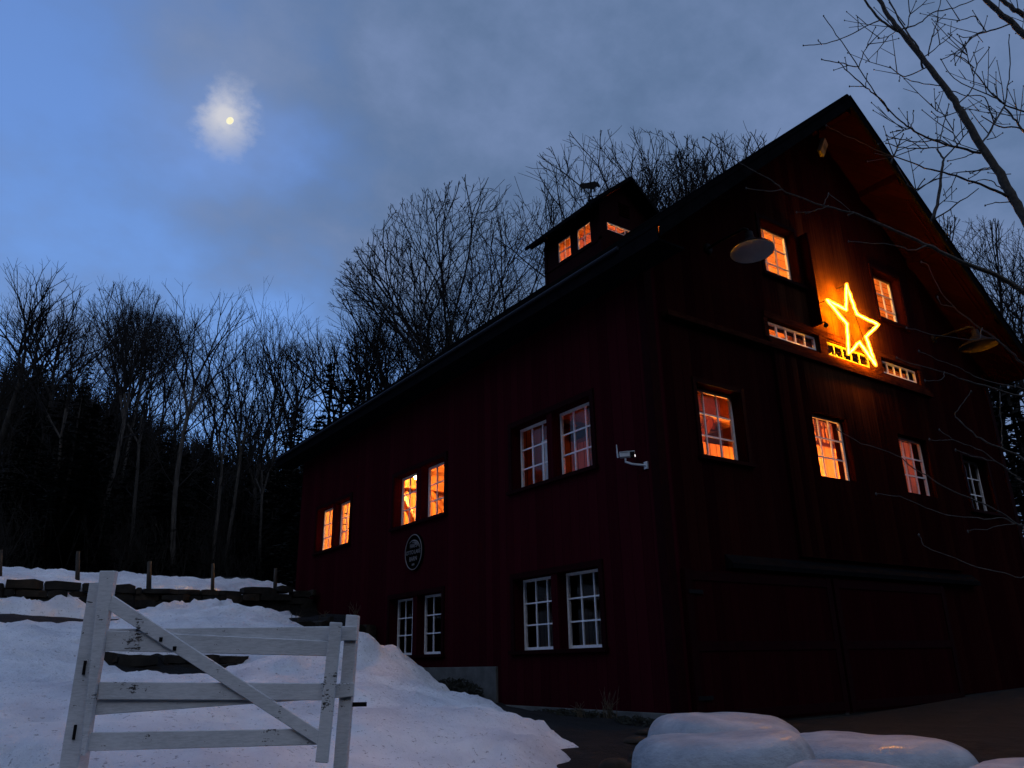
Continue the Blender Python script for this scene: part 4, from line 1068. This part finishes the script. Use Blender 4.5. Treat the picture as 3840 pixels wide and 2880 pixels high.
TR = [  # kind, x, y, height, label
 ('b',-5.2,21.9,10.9,'bare tree with a pale trunk rising above the second fence post'), ('b',-2.7,21.2,11.7,'tall bare tree with a narrow crown, most prominent on the left hillside'),
 ('e',-3.75,24.0,10.4,'slim bare tree behind the gate hinge post'), ('e',-1.2,22.0,10.0,'slim bare tree with a pale trunk right of the narrow crowned tree'),
 ('e',-.4,23.2,11.0,'slim pale trunked bare tree behind the fourth fence post'), ('e',1.0,23.4,9.6,'slender bare tree nearest the far corner of the barn on the hillside'), ('e',-6.5,23.2,10.4,'slender bare tree left of the second fence post'),
 ('a',-6.6,36.1,11.0,'bushy bare tree high on the left hillside'),
 ('g',-8.4,36.2,11.6,'bare tree at the left edge of the hillside skyline'), ('c',6.0,44.0,17,'multi stemmed bare tree on the skyline right of the narrow crown'),
 ('c',6.9,38.6,15.5,'broad multi stemmed bare tree on the skyline left of the barn eave'), ('g',9.6,35.2,16,'bare tree standing over the dark evergreens by the eave'),
 ('d',9.9,26.6,19.0,'rounded bare tree at the left of the big pair above the barn eave'), ('f',12.0,23.8,22.6,'tallest rounded bare tree between the eave and the cupola'), 
 ('f',18.0,19.0,25.0,'wide crowned bare tree directly behind the cupola'), ('d',21.6,18.2,24.5,'bare tree behind the right slope of the cupola'), ('d',26.4,18.4,27.5,'small looking bare tree top between cupola and ridge'),
 ('d',24.5,5.6,17.5,'tangled bare tree behind the right end of the barn'), ('f',28.5,9.0,19.5,'bare tree deep behind the right eave'), ('g',20.5,2.2,11.0,'low bare tree beside the right end of the gable')]
for k, x, y, H, lb in TR: place_tree(k, x, y, H, lb, 'bare trees behind the barn and fence', wide=1.1)
rr = random.Random(99)
n = 0
for Dx, r, H in ((-40,52,13),(40,58,12),(70,40,11.5),(150,50,13),(195,44,12),(255,54,12.5),(320,66,11),(395,62,10.5),(480,60,10),(540,50,13.5),(600,56,15),(690,52,16),(745,46,15.5),(810,50,13),(850,44,15),(-10,46,13),(175,36,10),(520,38,9)):
    x, y = ray_xy(Dx, r); place_tree('abcdefgaceg'[n % 11], x, y, H*rr.uniform(.92,1.08)*(.82 if Dx < 150 else 1), 'bare tree of the crowded row along the hillside skyline', 'crowded bare trees on the hillside'); n += 1

# evergreens
def conifer_mesh(seed, H, rad, taper=1.):
    rr = random.Random(seed); tk = MB(); tk.tube([(0,0,-.3),(0,0,H*.5),(0,0,H)], [H*.014,H*.009,.02], 6)
    mb = MB(); z = H*.06
    while z < H*.985:
        t = z/H; ln = rad*(1-t)**taper*rr.uniform(.75,1.15)+.12
        nb = max(4, int(7*(1-t)+3))
        for i in range(nb):
            a = rr.uniform(0,2*PI); d = Vector((math.cos(a), math.sin(a), 0)); l = ln*rr.uniform(.6,1.1); s = d.cross(Vector((0,0,1)))
            q = max(3, int(l/.2))
            for j in range(q):
                f = (j+.4)/q; p = Vector((0,0,z))+d*l*f+Vector((0,0,-.32*l*f*f+.1*l*f))
                for sd_ in (-1, 1):
                    w = (.30*l*(1-f)+.10)*rr.uniform(.6,1.2); e = p+s*sd_*w+d*.12+Vector((0,0,-.10*w+rr.uniform(-.05,.05)))
                    mb.add([p-d*.05, p+d*.07, e+d*.05+Vector((0,0,.02)), e-d*.03], [(0,1,2,3)])
        z += H*.026*rr.uniform(.8,1.2)
    out = []
    for nm, b, m in (('trunk', tk, M['bark']), ('foliage', mb, M['conifer'])):
        o = b.build(nm, m); out.append(o.data); bpy.data.objects.remove(o)
    return out
CON = [conifer_mesh(1, 9, 2.0), conifer_mesh(2, 7, 2.3, .8), conifer_mesh(3, 10, 2.2, .9)]
CH = [9, 7, 10]
def place_conifer(k, x, y, H, label, group):
    t = empty('evergreen_tree', (x, y, gz(x, y)), label, 'evergreen', group); s = H/CH[k]; t.scale = (s,s,s); t.rotation_euler = (0,0,R.uniform(0,6))
    for nm, me in zip(('trunk','foliage'), CON[k]):
        o = bpy.data.objects.new(nm, me); col.objects.link(o); o.parent = t
for k, Dx, r, H, lb in ((0,668,30,9.6,'pointed dark evergreen at the barn eave, left of its rounder neighbour'), (1,722,29,8.8,'rounded dark evergreen just left of the barn eave'), (1,640,34,8.4,'low dark evergreen left of the pointed one'), (1,590,40,8.2,'low dark evergreen below the broad multi stemmed tree'),
        (2,2203,30,9.0,'dark evergreen at the right edge beside the barn'), (1,2262,29,9.0,'second dark evergreen beside the right end of the barn, broader'), (0,2235,34,11.5,'dark evergreen behind the two beside the right end of the barn'), (2,2290,26,9.5,'dark evergreen just outside the right end of the barn')):
    x, y = ray_xy(Dx, r); place_conifer(k, x, y, H, lb, 'evergreens near the barn')
n = 0
for Dx in range(-60, 640, 22):
    for r in (33+rr.uniform(-3,4), 46+rr.uniform(-5,6)):
        if rr.random() < .72:
            x, y = ray_xy(Dx+rr.uniform(-9,9), r)
            H = rr.uniform(3.4,5.4)*(1.35 if Dx < 150 else 1.)
            place_conifer(n % 3, x, y, H, 'dark evergreen in the black mass of the left hillside', 'evergreens on the hillside'); n += 1

# far woods that read as one dark mass
mb = MB(); rr = random.Random(4)
for _ in range(2600):
    Dx = rr.uniform(-140, 900) if rr.random() < .9 else rr.uniform(1900,2600); r = rr.uniform(44, 112); x, y = ray_xy(Dx, r)
    if y < 24: continue
    z = gz(x, y); h = rr.uniform(2.0,5.2); p = Vector((x, y, z)); d = Vector((rr.gauss(0,.10), rr.gauss(0,.10), 1))
    mb.tube([p, p+d*h*.5, p+d*h+Vector((rr.gauss(0,.3), 0, 0))], [.06,.04,.015], 3, cap=False)
    for _ in range(7):
        t = rr.uniform(.3,.95); q = p+d*h*t; e = Vector((rr.gauss(0,1), rr.gauss(0,1), rr.uniform(.6,1.6))).normalized()*h*.28
        mb.tube([q, q+e*.5+Vector((0,0,.05)), q+e], [.03,.02,.012], 3, cap=False)
tag(mb.build('far_woods', M['brush']), kind='stuff', label='dark far woods of thin saplings covering the hill', cat='woods')
mb = MB()
for _ in range(900):
    Dx = rr.uniform(-80, 640); r = rr.uniform(29, 42); x, y = ray_xy(Dx, r)
    if y < 20.5: continue
    p = Vector((x, y, gz(x, y))); h = rr.uniform(.6,2.4)
    for _ in range(5):
        d = Vector((rr.gauss(0,.35), rr.gauss(0,.35), 1)); mb.tube([p, p+d*h*.5, p+d*h+Vector((rr.gauss(0,.15), rr.gauss(0,.15), 0))], [.012,.009,.006], 3, cap=False)
tag(mb.build('undergrowth', M['brush']), kind='stuff', label='dark twiggy undergrowth at the edge of the woods', cat='undergrowth')

# bare tree whose limbs reach in from the right
BR = BR=[[(-0.98,-5.28,9.37,0.0272),(-0.89,-5.34,8.98,0.0309),(-0.8,-5.41,8.7,0.0346),(-0.64,-5.52,8.27,0.0383),(-0.5,-5.62,7.84,0.042),(-0.41,-5.68,7.53,0.0457),(-0.31,-5.75,7.08,0.0494),(-0.22,-5.81,6.77,0.0531),(-0.15,-5.86,6.42,0.0568),(-0.09,-5.91,6.12,0.0605),(0.03,-5.99,5.62,0.0642),(0.12,-6.06,4.98,0.0679)],[(-1.13,-5.18,9.35,0.0143),(-1.07,-5.22,9.14,0.0154),(-0.99,-5.27,8.94,0.0164),(-0.9,-5.34,8.8,0.0175),(-0.8,-5.4,8.69,0.0186)],[(-1.94,-5.09,8.61,0.0061),(-1.77,-5.15,8.28,0.0079),(-1.59,-5.21,7.94,0.0098),(-1.45,-5.25,7.63,0.0117),(-1.25,-5.33,7.33,0.0136),(-1.09,-5.39,7.21,0.0155),(-0.9,-5.45,7.12,0.0175),(-0.63,-5.59,7.03,0.0194),(-0.34,-5.73,7.0,0.0214)],[(-1.99,-4.81,8.37,0.0056),(-1.73,-4.94,8.43,0.0065),(-1.43,-5.08,8.6,0.0074),(-1.18,-5.2,8.79,0.0083),(-0.99,-5.27,8.9,0.0093)],[(-1.42,-5.22,8.77,0.0049),(-1.35,-5.26,8.67,0.0063)],[(-1.84,-4.92,8.44,0.0049),(-1.78,-4.96,8.38,0.0063)],[(-2.03,-5.02,7.99,0.0061),(-1.89,-5.13,7.93,0.0068),(-1.71,-5.25,7.85,0.0074)],[(-1.98,-5.18,7.86,0.006),(-1.84,-5.22,7.71,0.0072),(-1.68,-5.27,7.59,0.0085),(-1.55,-5.31,7.5,0.0097),(-1.41,-5.34,7.37,0.011)],[(-1.83,-5.17,7.6,0.0054),(-1.68,-5.27,7.59,0.0061)],[(-1.47,-5.42,8.43,0.0054),(-1.6,-5.33,8.14,0.0061),(-1.7,-5.26,7.86,0.0068)],[(-1.64,-5.3,7.77,0.0054),(-1.68,-5.27,7.6,0.0054)],[(-1.38,-5.36,7.07,0.0055),(-1.31,-5.41,7.08,0.0058),(-1.25,-5.46,7.11,0.0062)],[(-1.19,-5.5,7.33,0.0055),(-1.21,-5.48,7.21,0.0058),(-1.24,-5.46,7.1,0.0062)],[(-1.38,-5.24,7.09,0.0063),(-1.26,-5.33,7.03,0.0068),(-1.1,-5.44,6.99,0.0073),(-0.93,-5.56,7.02,0.0078),(-0.8,-5.65,6.93,0.0084)],[(-1.4,-5.23,6.98,0.0063),(-1.25,-5.33,6.92,0.0072),(-1.05,-5.47,6.91,0.0081),(-0.8,-5.65,6.92,0.009)],[(-0.69,-5.12,7.47,0.0074),(-0.77,-5.06,7.3,0.0104),(-0.87,-4.99,7.06,0.0134)],[(-2.3,-5.08,6.93,0.0046),(-2.11,-5.14,6.86,0.0066),(-1.85,-5.23,6.78,0.0087),(-1.65,-5.3,6.71,0.0108),(-1.44,-5.36,6.68,0.013),(-1.16,-5.47,6.61,0.0152),(-0.94,-5.55,6.59,0.0174),(-0.65,-5.67,6.53,0.0197),(-0.4,-5.77,6.46,0.022),(-0.16,-5.85,6.37,0.0243)],[(0.16,-5.1,7.6,0.0126),(0.2,-5.13,7.46,0.0162),(0.14,-5.09,7.24,0.0198),(0.05,-5.03,6.87,0.0233),(-0.07,-4.94,6.57,0.0269)],[(0.29,-5.44,7.71,0.0077),(0.23,-5.27,7.55,0.0101),(0.2,-5.13,7.46,0.0126)],[(-0.33,-4.88,7.03,0.007),(-0.25,-4.94,6.96,0.0083),(-0.09,-5.05,7.06,0.0096),(0.05,-5.15,7.2,0.0109)],[(-0.15,-5.01,7.1,0.007),(-0.25,-4.94,6.96,0.0098),(-0.3,-4.9,6.83,0.0125)],[(-0.06,-4.95,6.57,0.0126),(0.2,-5.13,6.78,0.0099),(0.49,-5.33,7.02,0.0071)],[(0.2,-5.38,8.83,0.0062),(0.29,-5.44,8.53,0.0086),(0.45,-5.55,8.37,0.011),(0.65,-5.69,8.23,0.0134),(0.76,-5.77,8.09,0.0159),(0.92,-5.88,8.0,0.0183),(1.14,-6.04,7.86,0.0207),(1.36,-6.19,7.49,0.0231)],[(0.34,-5.48,8.91,0.0062),(0.48,-5.57,8.8,0.0077),(0.53,-5.61,8.59,0.0093),(0.63,-5.68,8.32,0.0108),(0.74,-5.76,8.11,0.0123)],[(-0.27,-5.54,8.02,0.0066),(-0.1,-5.66,7.93,0.0073),(0.08,-5.78,7.89,0.0081),(0.2,-5.87,7.86,0.0088)],[(0.14,-5.95,8.55,0.0058),(-0.05,-5.81,8.23,0.007),(-0.14,-5.75,7.93,0.0082),(-0.29,-5.64,7.67,0.0094)],[(-0.02,-5.46,8.66,0.0068),(0.13,-5.57,8.74,0.0078),(0.27,-5.67,8.88,0.0089),(0.4,-5.76,9.02,0.0099),(0.56,-5.88,9.09,0.011),(0.79,-6.04,9.17,0.012)],[(0.58,-5.89,9.67,0.0331),(0.71,-5.98,9.4,0.0385),(0.83,-6.06,9.21,0.0439),(0.9,-6.12,9.02,0.0494),(1.08,-6.24,8.64,0.0548),(1.33,-6.42,7.76,0.0602)],[(1.02,-5.95,9.84,0.0309),(1.11,-6.02,9.64,0.036),(1.21,-6.09,9.51,0.0411),(1.46,-6.26,9.05,0.0463)],[(0.99,-5.94,9.2,0.0069),(0.91,-5.88,8.72,0.0082),(0.81,-5.8,8.29,0.0095),(0.74,-5.76,8.09,0.0108)],[(0.74,-5.76,8.09,0.0123),(0.39,-5.71,7.71,0.0126),(0.11,-5.72,7.42,0.0128),(-0.15,-5.74,7.15,0.013)],[(0.74,-5.75,8.07,0.0123),(0.81,-5.81,7.85,0.0144),(0.86,-5.84,7.69,0.0165),(1.02,-5.96,7.28,0.0185)],[(0.36,-5.61,7.86,0.0076),(0.51,-5.71,7.71,0.0097),(0.73,-5.87,7.66,0.0117),(0.89,-5.99,7.47,0.0137)],[(-0.65,-5.51,9.27,0.0064),(-0.68,-5.49,8.99,0.0071),(-0.76,-5.43,8.8,0.0079)],[(-0.32,-5.74,9.23,0.0064),(-0.43,-5.67,8.87,0.0076),(-0.5,-5.61,8.65,0.0088),(-0.62,-5.53,8.35,0.01)],[(-0.58,-5.56,9.2,0.005),(-0.7,-5.48,8.97,0.0064)],[(-0.97,-5.41,9.17,0.0092),(-0.88,-5.47,8.72,0.0108),(-0.79,-5.54,8.39,0.0125),(-0.75,-5.56,8.2,0.0141)],[(0.03,-5.99,9.22,0.0064),(-0.21,-5.82,9.09,0.0075),(-0.45,-5.65,9.01,0.0086),(-0.6,-5.54,8.86,0.0097),(-0.81,-5.4,8.74,0.0107)],[(-0.32,-5.74,8.98,0.005),(-0.43,-5.67,8.85,0.0064)],[(-0.35,-5.72,8.83,0.005),(-0.49,-5.62,8.63,0.0064)],[(-0.31,-5.75,8.67,0.0057),(-0.45,-5.65,8.52,0.0068),(-0.6,-5.55,8.35,0.0079)],[(-0.99,-5.27,8.21,0.0064),(-0.91,-5.33,8.08,0.0071),(-0.82,-5.39,8.08,0.0079),(-0.68,-5.49,8.17,0.0086)],[(-0.93,-5.31,8.0,0.005),(-0.91,-5.33,8.08,0.0057)],[(-0.88,-5.35,8.03,0.0057),(-0.75,-5.44,7.98,0.0064),(-0.6,-5.55,7.9,0.0071)],[(-0.67,-5.49,7.66,0.0057),(-0.64,-5.52,7.55,0.0062),(-0.56,-5.58,7.49,0.0067),(-0.48,-5.63,7.52,0.0071)],[(-0.69,-5.48,7.55,0.005),(-0.64,-5.52,7.47,0.0057),(-0.56,-5.58,7.49,0.0064)],[(-0.51,-5.61,7.65,0.0057),(-0.58,-5.56,7.45,0.0068),(-0.69,-5.48,7.17,0.0079)],[(-0.5,-5.62,7.43,0.0057),(-0.53,-5.59,7.25,0.0064),(-0.57,-5.57,7.09,0.0071)],[(-0.65,-5.51,6.87,0.0057),(-0.47,-5.63,6.93,0.0068),(-0.33,-5.73,6.97,0.0079)],[(-0.66,-5.5,6.7,0.0064),(-0.51,-5.61,6.72,0.0075),(-0.27,-5.78,6.77,0.0086)],[(-1.04,-5.23,8.64,0.0057),(-0.95,-5.3,8.66,0.0061),(-0.88,-5.34,8.7,0.0064)],[(-0.41,-5.68,6.28,0.0057),(-0.31,-5.75,6.31,0.0068),(-0.16,-5.86,6.31,0.0079)],[(-0.12,-5.88,7.61,0.0057),(-0.08,-5.91,7.5,0.0064),(0.01,-5.98,7.6,0.0071)],[(-0.19,-5.83,8.56,0.0057),(-0.21,-5.82,8.32,0.0061),(-0.16,-5.85,8.14,0.0064)],[(-0.22,-5.81,8.87,0.0064),(-0.04,-5.94,8.95,0.0079),(0.19,-6.1,9.0,0.0093)],[(-0.02,-5.96,8.89,0.005),(0.01,-5.98,8.73,0.0057),(0.05,-6.0,8.69,0.0064)],[(-0.26,-5.79,8.67,0.0057),(-0.17,-5.85,8.62,0.0061),(-0.07,-5.92,8.65,0.0064)],[(-0.24,-5.55,6.84,0.0066),(-0.07,-5.68,6.91,0.0083),(0.04,-5.75,6.88,0.01),(0.25,-5.9,6.74,0.0117)],[(-0.4,-5.57,6.63,0.0058),(-0.21,-5.7,6.68,0.0065),(-0.13,-5.76,6.57,0.0072),(-0.08,-5.79,6.51,0.008)],[(-3.71,-4.57,6.52,0.0058),(-3.38,-4.73,6.25,0.0088),(-3.09,-4.85,6.09,0.012),(-2.92,-4.89,5.99,0.0151),(-2.56,-5.06,5.86,0.0184),(-2.28,-5.18,5.81,0.0217),(-2.05,-5.25,5.75,0.025),(-1.77,-5.38,5.63,0.0284),(-1.48,-5.5,5.51,0.0319),(-1.19,-5.62,5.38,0.0354),(-0.83,-5.79,5.23,0.039),(-0.58,-5.89,5.08,0.0427),(-0.2,-6.07,4.82,0.0464)],[(-3.33,-4.72,5.98,0.005),(-3.16,-4.84,5.94,0.0059),(-3.02,-4.94,5.93,0.0067)],[(-2.87,-4.93,5.75,0.0051),(-2.72,-5.03,5.76,0.006),(-2.64,-5.09,5.82,0.0068)],[(-2.79,-4.98,5.74,0.0043),(-2.71,-5.04,5.77,0.006)],[(-2.58,-5.13,5.96,0.0051),(-2.6,-5.11,5.82,0.0068)],[(-2.45,-5.22,5.71,0.0077),(-2.36,-5.28,5.68,0.0094)],[(-2.39,-5.14,5.47,0.0052),(-2.04,-5.39,5.42,0.0063),(-1.89,-5.49,5.36,0.0075),(-1.69,-5.64,5.36,0.0087)],[(-2.41,-5.25,5.73,0.0043),(-2.48,-5.2,5.93,0.0051)],[(-2.15,-5.67,5.07,0.004),(-2.07,-5.68,5.05,0.0052),(-1.96,-5.7,4.81,0.007),(-1.84,-5.73,4.66,0.0089),(-1.69,-5.78,4.54,0.0107),(-1.53,-5.84,4.43,0.0126),(-1.38,-5.89,4.32,0.0146),(-1.25,-5.93,4.19,0.0165),(-1.13,-5.96,4.09,0.0185),(-0.89,-6.07,3.87,0.0205)],[(-1.98,-5.67,4.75,0.004),(-1.97,-5.68,4.68,0.0049),(-1.88,-5.75,4.62,0.0059)],[(-2.42,-5.61,4.13,0.004),(-2.21,-5.7,4.04,0.0044),(-2.07,-5.74,4.01,0.0055),(-1.92,-5.77,3.96,0.0066),(-1.72,-5.86,3.89,0.0077),(-1.44,-5.99,3.84,0.0088),(-1.22,-6.09,3.77,0.0099)],[(-2.59,-5.49,4.07,0.004),(-2.34,-5.59,4.0,0.005),(-2.08,-5.7,3.94,0.0067),(-1.87,-5.78,3.87,0.0084),(-1.47,-5.99,3.77,0.0102),(-1.23,-6.08,3.72,0.0119)],[(-2.42,-5.61,3.85,0.004),(-2.3,-5.69,3.86,0.004),(-2.2,-5.77,3.89,0.0043)],[(-2.37,-5.52,4.4,0.004),(-2.13,-5.69,4.32,0.004),(-1.87,-5.87,4.27,0.0047),(-1.79,-5.93,4.24,0.0053)],[(-3.29,-5.24,3.37,0.004),(-3.1,-5.32,3.26,0.0046),(-2.83,-5.45,3.17,0.0057),(-2.7,-5.49,3.07,0.0069),(-2.57,-5.53,3.0,0.008),(-2.35,-5.63,2.87,0.0091),(-2.12,-5.74,2.77,0.0103),(-1.94,-5.81,2.67,0.0115),(-1.78,-5.87,2.6,0.0127),(-1.54,-5.99,2.48,0.0139)],[(-2.39,-5.63,3.4,0.0043),(-2.28,-5.71,3.29,0.006),(-2.13,-5.81,3.21,0.0077),(-2.04,-5.88,3.11,0.0095),(-1.95,-5.94,3.01,0.0112),(-1.89,-5.98,2.94,0.0129),(-1.7,-6.11,2.75,0.0147)],[(-2.47,-5.57,3.32,0.004),(-2.39,-5.63,3.31,0.0043),(-2.3,-5.69,3.32,0.0049)],[(-2.31,-5.69,3.22,0.0043),(-2.17,-5.78,3.16,0.0052),(-2.04,-5.88,3.11,0.0061)],[(-2.11,-5.83,3.74,0.0043),(-2.16,-5.79,3.67,0.0059),(-2.25,-5.73,3.55,0.0076),(-2.24,-5.73,3.5,0.0093),(-2.14,-5.81,3.34,0.0109),(-2.05,-5.87,3.26,0.0126),(-1.85,-6.01,3.13,0.0142),(-1.66,-6.15,2.97,0.0159)],[(-1.76,-5.83,3.28,0.0076),(-1.74,-5.84,3.41,0.0063),(-1.67,-5.89,3.68,0.005)],[(-3.01,-5.32,2.84,0.004),(-2.85,-5.43,2.81,0.0042),(-2.69,-5.54,2.72,0.0048),(-2.55,-5.64,2.66,0.0054),(-2.37,-5.77,2.62,0.006),(-2.2,-5.89,2.62,0.0066),(-2.07,-5.98,2.56,0.0072)],[(-2.77,-5.48,2.5,0.004),(-2.73,-5.51,2.4,0.0044),(-2.61,-5.6,2.33,0.0052),(-2.44,-5.72,2.24,0.006),(-2.28,-5.83,2.19,0.0068),(-2.14,-5.93,2.17,0.0076),(-1.94,-6.07,2.14,0.0084)],[(-2.44,-5.71,2.52,0.004),(-2.28,-5.83,2.55,0.0045),(-2.12,-5.94,2.57,0.0054)]]
nt_ = empty('bare_tree', (.9, -6.4, gz(.9,-6.4)), 'bare tree whose limbs reach in front of the barn from the right', 'tree')
trunk_pts = [(.78,-6.25,.0),(.95,-6.4,.6),(1.19,-6.57,1.6),(1.38,-6.69,3.0),(1.32,-6.65,4.1),(1.17,-6.55,5.3),(.95,-6.35,6.2)]
mb = MB(); mb.tube(trunk_pts, [.34,.27,.235,.21,.19,.165,.12], 12)
mb.build('trunk', M['near_bark'], nt_, None, True)
mb = MB(); rr = random.Random(8)
def smooth_path(pts, k=4):
    """Catmull-Rom through (x,y,z,r)"""
    P = [np.array(p) for p in pts]; P = [2*P[0]-P[1]]+P+[2*P[-1]-P[-2]]; out = []
    for i in range(1, len(P)-2):
        for j in range(k):
            t = j/k; a, b, c, d = P[i-1], P[i], P[i+1], P[i+2]
            out.append(.5*((2*b)+(c-a)*t+(2*a-5*b+4*c-d)*t*t+(3*b-a-3*c+d)*t**3))
    out.append(P[-2]); return out
tp_ = [Vector(p) for p in trunk_pts]
dense = [[Vector(p[:3]) for p in smooth_path([list(q) for q in b], 6)] for b in BR]
def out_of_view(p):
    d = p-CAM; return d.dot(rt)/d.dot(fw) > .70
hub = tp_+[p for b in (dense[0], dense[27]) for p in b if out_of_view(p)]
for b in BR:
    if len(b) >= 7 and b is not BR[0]:
        r0, r1 = b[0][3], b[-1][3]
        for j, p in enumerate(b): b[j] = (*p[:3], r0+(r1-r0)*.8*(j/(len(b)-1))**1.8)
twigs = 0
for k in range(400):
    if twigs >= 95: break
    d = rr.choice(dense[:58]); 
    if len(d) < 8: continue
    i = rr.randrange(1, len(d)-1); p = d[i]; v = p-CAM
    if v.dot(rt)/v.dot(fw) < .42 or p.z < 5.6: continue
    t = (d[i-1]-d[i]).normalized(); s_ = t.cross(FH).normalized()*rr.choice((-1, 1))
    dv_ = (t*rr.uniform(.4,1.)+s_*rr.uniform(.5,1.)+FH*rr.uniform(-.5,.5)+Vector((0,0,.25))).normalized(); ln = rr.uniform(.14,.55)
    m_ = p+dv_*ln*.5+Vector((0,0,.02)); e_ = p+dv_*ln+Vector((rr.gauss(0,.02), 0, ln*.16))
    mb.tube([p, m_, e_], [.0065,.005,.0038], 4); mb.lathe([(.001,-.012),(.0075,-.003),(.007,.005),(.001,.014)], e_, 5)
    if ln > .35: mb.tube([m_, m_+(dv_-s_*.8*rr.choice((-1,1))).normalized()*ln*.4], [.005,.0036], 4)
    twigs += 1
for i, b in enumerate(BR):
    b = [list(p) for p in b]
    end = Vector(b[-1][:3])
    if i and i not in (27, 28) and out_of_view(end):       # leaves the frame: run on to the trunk or a main limb
        dirv = (end-Vector(b[-2][:3])).normalized()
        tgt = min(hub, key=lambda q: (q-end).length-.9*(q-end).dot(dirv)+.3*abs(q.z-end.z))
        m1 = end.lerp(tgt, .5)+dirv*.1; b += [[*m1, b[-1][3]*1.2], [*tgt, b[-1][3]*1.4]]
    elif i in (27, 28): b.append([*tp_[-1], b[-1][3]*1.1])
    elif i == 0: b.append([*tp_[3], b[-1][3]*1.1])
    else:                            # make the twig meet the limb it grows from
        q = min((p for k, d in enumerate(dense) if k != i for p in d), key=lambda p: (p-end).length)
        if (q-end).length < .45: b[-1][:3] = list(q)
    sp_ = smooth_path(b)
    mb.tube([p[:3]+np.array([rr.gauss(0,.004) for _ in range(3)]) for p in sp_], [max(.0035, p[3]*.86)*rr.uniform(.92,1.08) for p in sp_], 7 if b[-1][3] > .03 else 5)
    # bud at the tip
    t0 = Vector(sp_[0][:3]); mb.lathe([(.001,-.014),(.0085,-.004),(.008,.005),(.001,.016)], t0, 5)
mb.build('limbs', M['near_bark'], nt_, None, True)
